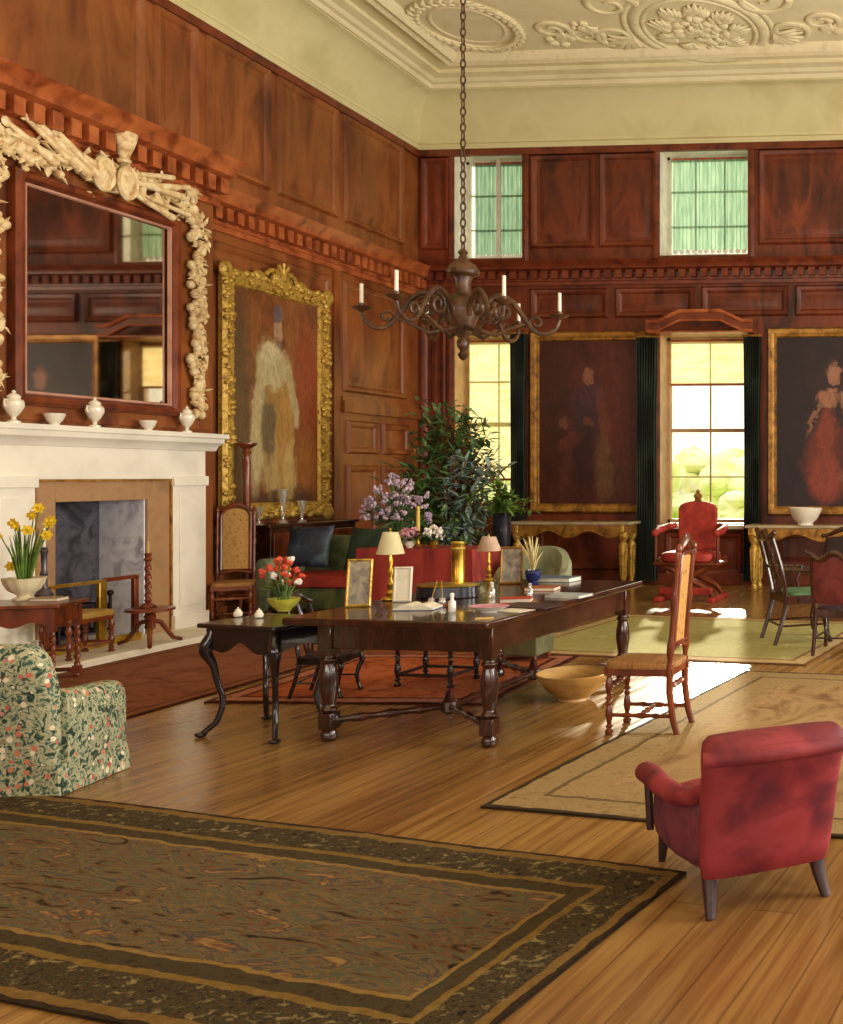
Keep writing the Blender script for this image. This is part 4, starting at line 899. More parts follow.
# ------------------------------------------------------------------ chairs
def hiback(loc, rz, label, w=.40, rake=.06, dp=.42, sh=.44, bh=1.2, arch=False, seatm=RUSH):
    """faces local +y; back at -y"""
    t = thing('side_chair', label, 'chair', loc, rz); m = WALNUT
    MB().cushion((0, 0, sh - .012), w, dp, .05, 6, 28, 8).build('seat', seatm, t)
    b = MB(); b.box(-w / 2 + .02, w / 2 - .02, dp / 2 - .045, dp / 2 - .015, sh - .075, sh - .025); b.box(-w / 2 + .02, w / 2 - .02, -dp / 2 + .01, -dp / 2 + .04, sh - .075, sh - .025)
    for s in (-1, 1): b.box(s * (w / 2 - .03) - .015, s * (w / 2 - .03) + .015, -dp / 2, dp / 2, sh - .075, sh - .025)
    b.build('seat_frame', m, t, bevel=.004)
    for s in (-1, 1):
        b = MB(); c = (s * (w / 2 - .03), dp / 2 - .03, 0); b.lathe(turned(sh - .03, .024, 2), 12, c); b.build('leg', m, t)
        b = MB(); x = s * (w / 2 - .03); y = -dp / 2 + .025
        b.tube([(x, y - .05, 0), (x, y - .02, .1), (x, y, sh * .6), (x, y, sh)], [.02, .021, .022, .022], 8); b.build('leg', m, t)
        b = MB(); P = [(x, y - rake * (i / 16) ** 1.2, sh - .02 + (bh - sh) * i / 16 * .96) for i in range(17)]
        b.tube(P, [.024 if i in (2, 3, 9, 15) else .016 for i in range(17)], 10); b.ball(P[-1], (.022, .022, .035)); b.build('stile', m, t)
    b = MB(); n = 15
    for yy, z in ((dp / 2 - .03, .3), (-dp / 2 + .025, .3), (0, .13)):
        if yy: b.tube([(-w / 2 + .03 + (w - .06) * i / n, yy, z) for i in range(n + 1)], [.02 if i in (4, 7, 8, 11) else .012 for i in range(n + 1)], 8)
    for s in (-1, 1): b.tube([(s * (w / 2 - .03), -dp / 2 + .0 + (dp - .03) * i / n, .12) for i in range(n + 1)], [.018 if i in (4, 7, 8, 11) else .012 for i in range(n + 1)], 8)
    b.tube([(-w / 2 + .03 + (w - .06) * i / n, 0, .12) for i in range(n + 1)], [.019 if i in (4, 7, 8, 11) else .012 for i in range(n + 1)], 8)
    b.build('stretcher', m, t)
    iw = w / 2 - .065; y0 = -dp / 2 + .022; H = bh - sh
    def bk(z): return y0 - rake * ((z - sh) / (H * .96)) ** 1.2
    z0, z1 = sh + .12, sh + H * .86
    xs = [-iw + 2 * iw * i / 12 for i in range(13)]
    def top(x): return z1 + (.1 * math.sqrt(max(0, 1 - (x / iw) ** 2)) if arch else .03 * math.sqrt(max(0, 1 - (x / iw) ** 2)))
    b = MB(); V = []; Fs = []
    for i in range(11):
        for x in xs: z = z0 + (top(x) - z0) * i / 10; V.append((x, bk(z), z))
    for i in range(10):
        for j in range(12): a = i * 13 + j; Fs.append((a, a + 1, a + 14, a + 13))
    b.add(V, Fs); b.build('cane_panel', CANE, t)
    b = MB(); b.tube([(-iw, bk(z0), z0)] + [(x, bk(top(x)), top(x)) for x in xs] + [(iw, bk(z0), z0)], .018, 8, closed=True)
    b.tube([(-w / 2 + .03, bk(z0 - .04), z0 - .04), (0, bk(z0), z0 - .01), (w / 2 - .03, bk(z0 - .04), z0 - .04)], .016, 8); b.build('back_rail', m, t)
    b = MB(); zt = sh + H * .93
    P = [(-w / 2 + .03 + (w - .06) * i / 16, bk(zt), zt + .06 * math.sin(pi * i / 16) ** 2) for i in range(17)]
    b.tube(P, [.015 + .014 * math.sin(pi * i / 16) ** 2 for i in range(17)], 8)
    for s in (-1, 1):
        b.tube([(s * (.02 + .03 * math.cos(a)), bk(zt) - .005, zt + .06 + .03 * math.sin(a)) for a in [k * .6 for k in range(10)]], .009, 6)
    b.build('crest_rail', m, t)
    return t
hiback((-2.01, 6.20, 0), pi / 2 + math.radians(-2), 'tall slender red walnut chair with rush seat at the right of the long table', w=.36, dp=.44, bh=1.2)
hiback((-7.85, 10.22, 0), math.radians(-148), 'tall caned chair with an arched back beside the white chimneypiece', w=.40, dp=.42, sh=.46, bh=1.28, arch=True)

def stool(loc, rz, w, d, h, seatm, label, name='stool', m=WALNUT, r=.024):
    t = thing(name, label, 'stool', loc, rz)
    MB().cushion((0, 0, h - .02), w, d, .06, 6, 24, 8).build('seat', seatm, t)
    for sx in (-1, 1):
        for sy in (-1, 1):
            b = MB(); b.lathe(turned(h - .04, r, 2), 12, (sx * (w / 2 - .035), sy * (d / 2 - .035), 0)); b.build('leg', m, t)
    b = MB()
    for s in (-1, 1):
        b.tube([(-w / 2 + .035, s * (d / 2 - .035), .09), (w / 2 - .035, s * (d / 2 - .035), .09)], .013, 8); b.tube([(s * (w / 2 - .035), -d / 2 + .035, .09), (s * (w / 2 - .035), d / 2 - .035, .09)], .013, 8)
    b.build('stretcher', m, t); b = MB()
    b.box(-w / 2 + .02, w / 2 - .02, -d / 2 + .02, d / 2 - .02, h - .08, h - .045); b.build('seat_frame', m, t, bevel=.004)
    return t
stool((-7.58, 8.04, .06), math.radians(4), .30, .52, .37, mat('ochre_stool_cover', ['#8c6a28', '#b08c40'], (1, 1, 1), 6, 4), 'low turned leg stool with ochre seat standing on the hearth stone')
stool((-4.05, 7.42, .012), TA, .5, .42, .46, LEATHER, 'dark turned leg stool on the red rug beyond the long table', m=EBONY)

# dark chair drawn in at the far-left side of the table
def splat_chair(loc, rz, label, m, seatm, arms=False, crest='serpentine', backm=None, sc=1.0, name='dining_chair'):
    """faces local +y"""
    t = thing(name, label, 'chair', loc, rz); t.scale = (sc,) * 3
    w, dp, sh, bh = .52, .46, .45, 1.0
    MB().cushion((0, .01, sh), w - .06, dp - .04, .06, 5, 28, 8).build('seat', seatm, t)
    b = MB(); b.box(-w / 2, w / 2, dp / 2 - .03, dp / 2, sh - .08, sh); b.box(-w / 2 + .03, w / 2 - .03, -dp / 2, -dp / 2 + .03, sh - .08, sh)
    for s in (-1, 1): b.box(s * (w / 2 - .015) - .015, s * (w / 2 - .015) + .015, -dp / 2, dp / 2, sh - .08, sh)
    b.build('seat_rail', m, t, bevel=.005)
    for s in (-1, 1):
        b = MB(); x = s * (w / 2 - .03); P = []; Rr = []
        for i in range(15):
            u = i / 14; P.append((x + s * (.02 * math.exp(-((u - .82) / .15) ** 2) - .012 * math.exp(-((u - .35) / .2) ** 2)), dp / 2 - .03 + .03 * math.exp(-((u - .82) / .15) ** 2) - .015 * math.exp(-((u - .35) / .2) ** 2) + .02 * math.exp(-(u / .08) ** 2), .02 + (sh - .06) * u)); Rr.append(.017 + .013 * u)
        b.tube(P, Rr, 10); b.ball((P[0][0], P[0][1], .018), (.03, .03, .018), 10, 6); b.build('leg', m, t)
        b = MB(); b.tube([(x, -dp / 2 - .09, 0), (x, -dp / 2 - .04, .15), (x, -dp / 2 + .015, sh - .1), (x, -dp / 2 + .015, sh)], [.02, .021, .024, .024], 8); b.build('leg', m, t)
        b = MB(); P = [(x + s * .02 * math.sin(pi * i / 12), -dp / 2 + .015 - .13 * (i / 12) ** 1.3, sh - .02 + (bh - sh) * i / 12) for i in range(13)]; b.tube(P, [.022] * 13, 8); b.build('stile', m, t)
        if arms:
            b = MB(); b.tube([(x, -dp / 2 - .03, sh + .24), (x + s * .05, -.06, sh + .23), (x + s * .06, .1, sh + .22), (x + s * .03, .15, sh + .2), (x + s * .02, .13, sh + .17)], [.018, .02, .022, .026, .018], 8)
            b.tube([(x + s * .045, .1, sh + .21), (x + s * .03, .04, sh + .1), (x, .06, sh - .03)], [.018, .017, .022], 8); b.build('arm', m, t)
    b = MB(); zt = bh
    P = [(-w / 2 - .03 + (w + .06) * i / 24, -dp / 2 - .12 - .012 * math.sin(pi * i / 24), zt + (.035 * math.cos((i / 24 - .5) * 4 * pi) if crest == 'serpentine' else .07 * math.sin(pi * i / 24) ** 2 - .02 * abs(math.cos(pi * i / 24)) + .02)) for i in range(25)]
    b.tube(P, [.02 + .012 * math.sin(pi * i / 24) for i in range(25)], 8)
    for q in (P[0], P[-1]): b.ball(q, (.03, .025, .028), 10, 6)
    b.build('crest_rail', m, t)
    def yb(z): return -dp / 2 + .01 - .13 * ((z - sh) / (bh - sh)) ** 1.3
    b = MB()
    if backm is None:
        for s in (-1, 0, 1):
            P = [(s * (.05 + .035 * math.sin(2 * pi * i / 14)), yb(sh + (zt - sh) * i / 14), sh + (zt - sh) * i / 14) for i in range(15)]; b.tube(P, .014, 6)
        for z in (sh + .2, sh + .36): b.tube([(.05 * math.cos(a), yb(z), z + .06 * math.sin(a)) for a in [k * pi / 8 for k in range(16)]], .011, 6, closed=True)
        b.build('splat', m, t)
    else:
        b.M = Matrix.Translation((0, yb(sh + .3) + .005, sh + .3)) @ Matrix.Rotation(math.radians(13), 4, 'X'); b.cushion((0, 0, 0), w - .04, .06, .5, 6, 24, 10); b.build('back_pad', backm, t)
    b = MB(); b.tube([(-w / 2 + .03, -dp / 2 - .03, .17), (w / 2 - .03, -dp / 2 - .03, .17)], .011, 6)
    for s in (-1, 1): b.tube([(s * (w / 2 - .03), -dp / 2 - .03, .17), (s * (w / 2 - .04), dp / 2 - .04, .17)], .011, 6)
    b.build('stretcher', m, t)
    return t
splat_chair((-1.60, 9.62, .014), math.radians(-63), 'dark mahogany armchair with green seat turned toward the far right', MAHOG, mat('green_seat', ['#3c5c3a', '#5c8054'], (1, 1, 1), 6, 4, .4, .7), arms=True, sc=1.02, name='arm_chair')
splat_chair((-1.12, 9.02, .014), math.radians(-6), 'dark chair with reddish padded back at the far right edge of the picture', MAHOG, LEATHER, backm=mat('dull_red_leather', ['#4a1a1c', '#6e2a2a', '#7c3834'], (1, 1, 1), 5, 4, .5, .5), sc=.88)
splat_chair((-1.42, 10.95, 0), math.radians(170), 'dark camel crested chair standing before the far right console table', MAHOG, LEATHER, crest='camel', backm=mat('near_black_horsehair', ['#180e10', '#2a181a'], (1, 1, 1), 6, 4, .4, .5), sc=.92)
splat_chair((-4.62, 6.98, .012), math.radians(-82), 'low backed black chair drawn up between the side table and the long table', EBONY, LEATHER, crest='camel', sc=.66)

# red throne-like window chair, faces the camera
t = thing('throne_chair', 'scarlet covered X-framed armchair with finial before the bright window', 'chair', (-3.55, 12.75, 0), pi + math.radians(-3)); t.scale = (.97, .97, 1.0)
MB().cushion((0, .02, .56), .74, .56, .15, 4, 28, 10).build('seat', RED_S, t)
b = MB(); xs = [-.27 + .54 * i / 20 for i in range(21)]
def sh_(x): return 1.17 + .1 * math.sqrt(max(0, 1 - (x / .27) ** 2))
b.prism([(x, .62 + .05 * (x / .27) ** 2) for x in xs] + [(x, sh_(x)) for x in reversed(xs)], 'y', -.31, -.24); b.build('backrest', RED_S, t, bevel=.02, seg=3)
b = MB(); b.lathe([(.03, 0), (.055, .015), (.04, .03), (.055, .06), (.06, .085), (.035, .11), (.02, .12), (.028, .14), (.002, .165)], 14, (0, -.275, 1.26)); b.build('finial', GILT_D, t)
for s in (-1, 1):
    b = MB(); P = [(s * .3, -.27, .95), (s * .4, -.2, .93), (s * .44, .05, .9), (s * .42, .22, .87)]; b.tube(P, [.035, .045, .05, .045], 10); b.ball(P[-1], .05); b.build('arm', RED_S, t)
    b = MB(); b.tube([(s * .42, .19, .87), (s * .42, .2, .5)], .024, 8); b.build('arm_post', WALNUT, t)
    for y in (.2, -.22):
        b = MB(); b.tube([(s * .40, y, .54), (s * .28, y, .44), (0, y, .30), (-s * .28, y, .16), (-s * .36, y, .06)], [.035, .035, .04, .035, .04], 10); b.build('leg', WALNUT, t)
    b = MB(); b.box(s * .36 - .05, s * .36 + .05, -.32, .34, 0, .06); b.build('sledge_foot', RED_S, t, bevel=.015)
b = MB(); b.box(-.36, .36, .2, .27, .09, .18); b.build('front_stretcher', RED_S, t, bevel=.015)
b = MB(); b.box(-.44, .44, -.2, .26, .46, .5); b.build('seat_board', WALNUT, t, bevel=.01)

# crimson easy chair in the right foreground, seen from behind
def easy_chair():
    t = thing('easy_chair', 'low crimson velvet armchair seen from behind in the right foreground', 'armchair', (-.895, 3.95, 0), math.radians(31)); t.scale = (1.1, 1.1, .96)
    # faces +y
    w = .50
    def back_ring(z, y, hw, th, p=3.2, n=28):
        R = []
        for j in range(n):
            a = 2 * pi * j / n; cx, cy = math.cos(a), math.sin(a)
            R.append((hw * math.copysign(abs(cx) ** (2 / p), cx), y + th * math.copysign(abs(cy) ** (2 / p), cy), z))
        return R
    b = MB(); R = []
    prof = [(.13, -.25, .2, .02), (.14, -.25, .222, .045), (.22, -.265, .232, .05), (.34, -.285, .238, .052), (.46, -.305, .242, .055), (.55, -.33, .243, .06), (.60, -.345, .248, .07), (.64, -.35, .248, .075), (.675, -.345, .243, .068), (.695, -.335, .225, .045), (.70, -.33, .2, .02)]
    for z, y, hw, th in prof: R.append(back_ring(z, y, hw, th))
    b.rings(R); b.build('backrest', RED_V, t, smooth=70)
    b = MB(); b.tube([(-.25, -.37, .625), (-.13, -.405, .632), (0, -.415, .635), (.13, -.405, .632), (.25, -.37, .625)], [.03, .034, .035, .034, .03], 12); b.build('top_roll', RED_V, t, smooth=70)
    MB().cushion((0, .04, .27), .44, .52, .17, 4, 32, 12).build('seat_cushion', RED_V, t)
    b = MB(); R = []
    for y, zt, zb, hw in ((-.26, .2, .13, .19), (-.1, .21, .12, .225), (.15, .21, .13, .235), (.3, .2, .14, .23)):
        R.append([(-hw, y, zb + .02), (-hw + .03, y, zb), (hw - .03, y, zb), (hw, y, zb + .02), (hw, y, zt), (-hw, y, zt)])
    b.rings(R); b.build('seat_base', RED_P, t, bevel=.01)
    for s in (-1, 1):
        b = MB(); R = []
        for y, z, hw, hh_ in ((-.26, .36, .02, .11), (-.15, .315, .03, .12), (.0, .29, .045, .12), (.14, .275, .045, .12), (.26, .27, .042, .115), (.30, .27, .035, .1)):
            n = 16; R.append([(s * .215 + hw * math.copysign(abs(math.cos(2 * pi * j / n)) ** .6, math.cos(2 * pi * j / n)), y, z - .04 + hh_ * math.copysign(abs(math.sin(2 * pi * j / n)) ** .6, math.sin(2 * pi * j / n))) for j in range(n)])
        b.rings(R); b.build('arm_panel', RED_P, t, smooth=60)
        b = MB(); b.tube([(s * .205, -.27, .48), (s * .225, -.18, .425), (s * .25, -.06, .395), (s * .265, .1, .385), (s * .27, .26, .385), (s * .27, .33, .375), (s * .27, .36, .35)], [.03, .036, .04, .042, .044, .044, .03], 14); b.build('armrest', RED_V, t, smooth=70)
        b = MB(); b.tube([(s * .27, .30, .35), (s * .265, .285, .14)], [.016, .014], 8); b.build('arm_post', CHAIR_LEG, t)
        b = MB(); b.tube([(s * .215, .26, .15), (s * .22, .265, .08), (s * .225, .27, 0)], [.024, .02, .013], 10); b.build('leg', CHAIR_LEG, t)
        b = MB(); b.tube([(s * .19, -.24, .15), (s * .195, -.26, .08), (s * .205, -.30, 0)], [.03, .024, .017], 10); b.build('leg', CHAIR_LEG, t)
easy_chair()

# floral armchair at the left edge, seen from behind, faces +y
t = thing('floral_armchair', 'floral chintz covered armchair seen from behind at the left edge', 'armchair', (-4.94, 4.89, 0), math.radians(9)); t.scale = (.93, .82, .98)
def sq(hw, y, th, z, n=28, p=4):
    return [(hw * math.copysign(abs(math.cos(2 * pi * j / n)) ** (2 / p), math.cos(2 * pi * j / n)), y + th * math.copysign(abs(math.sin(2 * pi * j / n)) ** (2 / p), math.sin(2 * pi * j / n)), z) for j in range(n)]
b = MB(); b.rings([sq(hw, y, th, z) for z, y, hw, th in ((.02, -.26, .37, .06), (.2, -.26, .385, .07), (.45, -.27, .385, .075), (.6, -.29, .37, .08), (.7, -.3, .34, .08), (.755, -.3, .3, .065), (.775, -.3, .24, .03))]); b.build('backrest', FLORAL, t, smooth=70)
for s in (-1, 1):
    b = MB(); R = []
    for y, hw, zt in ((-.25, .08, .55), (-.1, .085, .525), (.1, .09, .515), (.24, .09, .51), (.28, .08, .495)):
        n = 20; R.append([(s * .335 + hw * math.copysign(abs(math.cos(2 * pi * j / n)) ** .5, math.cos(2 * pi * j / n)), y, zt / 2 + (zt / 2 - .01) * math.copysign(abs(math.sin(2 * pi * j / n)) ** .4, math.sin(2 * pi * j / n))) for j in range(n)])
    b.rings(R); b.build('arm', FLORAL, t, smooth=60)
MB().cushion((0, .05, .36), .52, .5, .18, 4, 28, 10).build('seat_cushion', FLORAL, t)
b = MB(); b.box(-.36, .36, -.2, .26, .1, .3); b.build('seat_base', FLORAL, t, bevel=.02)
b = MB(); P = []
for i in range(60):
    a = i / 60; 
path = [(-.42, -.335), (.42, -.335), (.43, .285), (-.43, .285)]
for i in range(4):
    p0_, p1_ = Vector(path[i]), Vector(path[(i + 1) % 4])
    for k in range(14): q = p0_.lerp(p1_, k / 14); P.append((q.x, q.y))
R = [[(x * s + .004 * math.sin(i * 1.7), y * s + .004 * math.cos(i * 1.7), z) for i, (x, y) in enumerate(P)] for z, s in ((.004, 1.02), (.16, .985))]
b.rings(R, cap=False); b.build('skirt', FLORAL, t)

# ------------------------------------------------------------------ left: twist-leg table with daffodils, hearth tripod
t = thing('twist_leg_table', 'brown side table with a barley twist leg behind the floral armchair', 'side table', (-7.30, 7.16, 0), math.radians(20))
MB().box(-.48, .42, -.24, .24, .60, .63).build('table_top', WALNUT, t, bevel=.008)
b = MB(); xs = [-.43 + .8 * i / 40 for i in range(41)]
for y in (-.2, .18): b.prism([(x, .60) for x in xs] + [(x, .475 + .02 * math.cos((x + .03) / .4 * 3 * pi)) for x in reversed(xs)], 'y', y, y + .02)
b.box(-.43, -.41, -.2, .2, .47, .60); b.box(.35, .37, -.2, .2, .47, .60); b.build('apron', WALNUT, t)
for sx in (-.41, .355):
    for sy in (-1, 1):
        b = MB(); y = sy * .185; b.box(sx - .025, sx + .025, y - .025, y + .025, .42, .6); twist(b, sx, y, .1, .42, .018, 5); b.box(sx - .025, sx + .025, y - .025, y + .025, .04, .1); b.lathe([(.02, 0), (.026, .015), (.02, .04)], 10, (sx, y, 0)); b.build('leg', WALNUT, t)
b = MB()
for s in (-1, 1): b.box(-.41, .355, s * .185 - .012, s * .185 + .012, .055, .085)
b.build('stretcher', WALNUT, t)
def onleft(px, py): p = onz(px, py, .63); return (p.x, p.y, .63)
p = onleft(24, 600); t = thing('daffodil_bowl', 'cream fluted bowl of yellow daffodils on the twist leg table', 'flowers', (p[0], p[1], .63))
R = []
for r, z in ((.07, 0), (.075, .012), (.04, .03), (.05, .045), (.1, .08), (.125, .13), (.135, .165), (.14, .175), (.13, .175), (.115, .14), (.01, .11)):
    n = 48; R.append([(r * (1 + (.035 if .05 < z < .17 else 0) * math.cos(12 * 2 * pi * j / n)) * math.cos(2 * pi * j / n), r * (1 + (.035 if .05 < z < .17 else 0) * math.cos(12 * 2 * pi * j / n)) * math.sin(2 * pi * j / n), z) for j in range(n)])
MB().rings(R).build('bowl', CREAMWARE, t)
b = MB()
for k in range(34):
    a = random.uniform(0, 2 * pi); q = random.uniform(.01, .09); L = random.uniform(.28, .5); b.tube([(q * .4 * math.cos(a), q * .4 * math.sin(a), .12), (q * math.cos(a), q * math.sin(a), .12 + L * .6), (q * 1.6 * math.cos(a), q * 1.6 * math.sin(a), .12 + L)], [.007, .009, .002], 5, flat=.3)
b.build('leaves', LEAF_L, t)
HD = [(.12, .02, .72), (.22, .03, .62), (.09, -.04, .55), (.21, .0, .51), (.17, .06, .6), (-.1, .03, .6), (-.18, -.03, .5), (.03, .06, .66), (-.14, .05, .26), (.02, -.06, .58)]
st = MB()
for hx, hy, hz in HD: st.tube([(hx * .2, hy * .2, .12), (hx * .5, hy * .5, .12 + (hz - .12) * .6), (hx * .95, hy * .95, hz + .01), (hx, hy - .02, hz)], .004, 6)
st.build('stems', LEAF_L, t)
for hx, hy, hz in HD:
    b = MB(); d = Vector((random.uniform(-.3, .6), -1, random.uniform(-.2, .3))).normalized(); c = Vector((hx, hy - .02, hz)); u = d.cross(Vector((0, 0, 1))).normalized(); v = u.cross(d)
    for k in range(6):
        a = k * pi / 3; e = u * math.cos(a) + v * math.sin(a); n_ = u * -math.sin(a) + v * math.cos(a)
        b.add([c, c + e * .025 + n_ * .018, c + e * .048 + d * .004, c + e * .025 - n_ * .018], [(0, 1, 2, 3)])
    R = []
    for r, h in ((.01, 0), (.014, .015), (.02, .032), (.017, .032), (.006, .01)): R.append([c + d * h + (u * math.cos(2 * pi * j / 10) + v * math.sin(2 * pi * j / 10)) * r for j in range(10)])
    b.rings(R); b.build('flower', YELLOWP, t)
t = thing('candlestick', 'dark pewter candlestick behind the daffodil bowl on the twist leg table', 'candlestick', onleft(44, 596)); t.scale = (1, 1, 1.3)
MB().lathe([(.06, 0), (.065, .012), (.045, .03), (.025, .05), (.02, .12), (.03, .14), (.018, .16), (.022, .26), (.03, .28), (.02, .29), (.028, .3), (.02, .305)], 18, ).build('stem', mat('pewter', ['#4a4450', '#7a7480'], (1, 1, 1), 6, 3, .3, .35, .6), t)
MB().lathe([(.012, .30), (.011, .42), (.002, .425)], 12).build('candle', WAX, t)
q = onleft(53, 600); book((q[0], q[1] - .03, .63), .2, .14, .025, .2, mat('buff_cloth_cover', ['#8a6a44', '#b09068'], (1, 1, 1), 6, 4), 'small buff book on the twist leg table in front of the pewter candlestick')
t = thing('tripod_stand', 'low round tripod stand with splayed legs on the hearth stone', 'stand', (-7.42, 8.62, .06))
MB().lathe([(.02, .30), (.15, .305), (.19, .315), (.19, .335), (.17, .34), (.002, .34)], 30).build('top', WALNUT, t)
MB().lathe([(.03, .14), (.045, .16), (.035, .22), (.05, .26), (.03, .3)], 14).build('post', WALNUT, t)
for k in range(3):
    a = math.radians(-50 + 120 * k); d = (math.cos(a), math.sin(a)); b = MB()
    b.tube([(d[0] * .02, d[1] * .02, .22), (d[0] * .09, d[1] * .09, .2), (d[0] * .15, d[1] * .15, .11), (d[0] * .2, d[1] * .2, .04), (d[0] * .27, d[1] * .27, .018)], [.022, .022, .02, .019, .018], 10); b.build('leg', WALNUT, t)
t = thing('tall_candlestick', 'tall barley twist wooden candlestick standing on the hearth tripod stand', 'candlestick', (-7.44, 8.62, .40))
b = MB(); b.lathe([(.065, 0), (.07, .012), (.05, .03), (.022, .045), (.03, .07), (.018, .09)], 16); twist(b, 0, 0, .09, .42, .022, 4); b.lathe([(.02, .42), (.035, .44), (.022, .46), (.03, .49), (.022, .5)], 14); b.build('stem', WALNUT, t)
MB().lathe([(.013, .495), (.012, .60), (.002, .605)], 12).build('candle', mat('amber_candle', ['#a8803c', '#c8a460']), t)

# torchere by the gilt portrait
t = thing('torchere', 'slender tall wooden candle stand between the chimneypiece and the gilt portrait', 'candle stand', (-8.0, 10.62, 0))
MB().lathe([(.03, 1.90), (.06, 1.92), (.09, 1.945), (.1, 1.955), (.1, 1.97), (.002, 1.972)], 24).build('top', WALNUT, t)
MB().lathe([(.045, .2), (.06, .25), (.03, .3), (.04, .5), (.05, .8), (.028, .9), (.045, .93), (.09, .95), (.1, .965), (.04, .98), (.03, 1.02), (.04, 1.1), (.034, 1.5), (.045, 1.75), (.025, 1.82), (.045, 1.87), (.03, 1.91)], 16).build('column', WALNUT, t)
for k in range(3):
    a = math.radians(30 + 120 * k); d = (math.cos(a), math.sin(a)); b = MB(); b.tube([(d[0] * .03, d[1] * .03, .26), (d[0] * .1, d[1] * .1, .22), (d[0] * .13, d[1] * .13, .08), (d[0] * .16, d[1] * .16, .016)], [.025, .024, .02, .016], 8); b.build('leg', WALNUT, t)

# sideboard with glass vases under the gilt portrait
t = thing('sideboard', 'dark narrow sideboard against the panelled wall under the gilt portrait', 'sideboard', (-8.02, 11.72, 0))
MB().box(-.2, .10, -.85, .85, 1.0, 1.04).build('top', MAHOG, t, bevel=.008)
MB().box(-.18, .08, -.8, .8, .14, 1.0).build('carcase', MAHOG, t, bevel=.006)
for y in (-.4, .4):
    d = MB().box(.08, .095, y - .36, y + .36, .2, .94).build('door', WALNUT, t, bevel=.006); MB().ball((.108, y * .2, .6), .018).build('knob', BRASS, d)
for sx in (-.13, .04):
    for sy in (-.74, .74): MB().lathe(turned(.14, .035, 1), 12, (sx, sy, 0)).build('leg', MAHOG, t)
def gvase(loc, h, r, label):
    t = thing('glass_vase', label, 'vase', loc, 0, 'clear glass vases on the sideboard'); k = h
    MB().lathe([(r * .9, 0), (r, .01), (r * .3, .04 * k / .3), (r * .25, .1 * k / .3), (r * .5, .16 * k / .3), (r * .8, k * .85), (r * 1.0, k), (r * .94, k), (r * .7, k * .85), (r * .2, k * .55)], 18).build('glass', CLEAR, t)
    return t
q = onx(283, 516, -8.06); gvase((-8.06, q.y, 1.04), .40, .06, 'tallest clear glass vase standing below the middle of the gilt portrait')
q = onx(259, 519, -8.06); gvase((-8.06, q.y, 1.04), .2, .05, 'short clear glass vase on the sideboard end nearest the torchere')
q = onx(302, 515, -8.06); gvase((-8.06, q.y, 1.04), .26, .055, 'middling clear glass vase on the sideboard to the right of the tallest one')

# sofa with cushions
t = thing('sofa', 'moss green sofa with a scarlet seat behind the black side table', 'sofa', (-7.09, 10.94, 0), 0) # faces -y
MB().cushion((0, .30, .58), 1.5, .2, .66, 5, 36, 12).build('backrest', GREEN_F, t)
MB().cushion((0, -.05, .43), 1.28, .66, .16, 6, 36, 10).build('seat_cushion', RED_S, t)
b = MB(); b.box(-.72, .72, -.34, .3, .12, .36); b.build('base', GREEN_F, t, bevel=.02)
for s in (-1, 1):
    b = MB(); R = []
    for y in (-.38, -.34, 0, .3):
        hw = .075 if y == -.38 else .09; n = 18
        R.append([(s * .70 + hw * math.cos(2 * pi * j / n) * (1.2 if math.sin(2 * pi * j / n) > 0 else .9), y, .37 + (.29 + (.02 if math.sin(2 * pi * j / n) > 0 else 0)) * math.copysign(abs(math.sin(2 * pi * j / n)) ** .6, math.sin(2 * pi * j / n))) for j in range(n)])
    b.rings(R); b.build('arm', SAGE, t, smooth=60)
    for y in (-.3, .28): MB().lathe(turned(.12, .03, 1), 10, (s * .66, y, 0)).build('leg', WALNUT, t)
def pillow(loc, rx, rz, s, m, label):
    t = MB(); t.M = Matrix.Translation(loc) @ Matrix.Rotation(rz, 4, 'Z') @ Matrix.Rotation(rx, 4, 'X')
    nu = 16; V = []; Fs = []
    for side in (1, -1):
        o = len(V)
        for i in range(nu + 1):
            for j in range(nu + 1):
                u, v = -1 + 2 * i / nu, -1 + 2 * j / nu; th = .3 * math.sqrt(max(0, (1 - u ** 4) * (1 - v ** 4))); pin = 1 - .1 * (1 - u * u) * abs(v) ** 3
                V.append((s * u * (1 - .08 * (1 - v * v)), side * s * th, s * v * (1 - .08 * (1 - u * u))))
        for i in range(nu):
            for j in range(nu): a = o + i * (nu + 1) + j; Fs.append((a, a + 1, a + nu + 2, a + nu + 1))
    t.add(V, Fs); return tag(t.build('cushion', m, smooth=70), label, 'cushion', 'cushions propped on the sofa back')
pillow((-7.42, 10.83, .80), -.3, .12, .25, NAVY, 'dark blue silk cushion propped on the sofa below the gilt portrait')
pillow((-6.74, 10.84, .78), -.3, -.1, .25, DKGREEN, 'dark green velvet cushion at the sofa end nearest the lilac flowers')

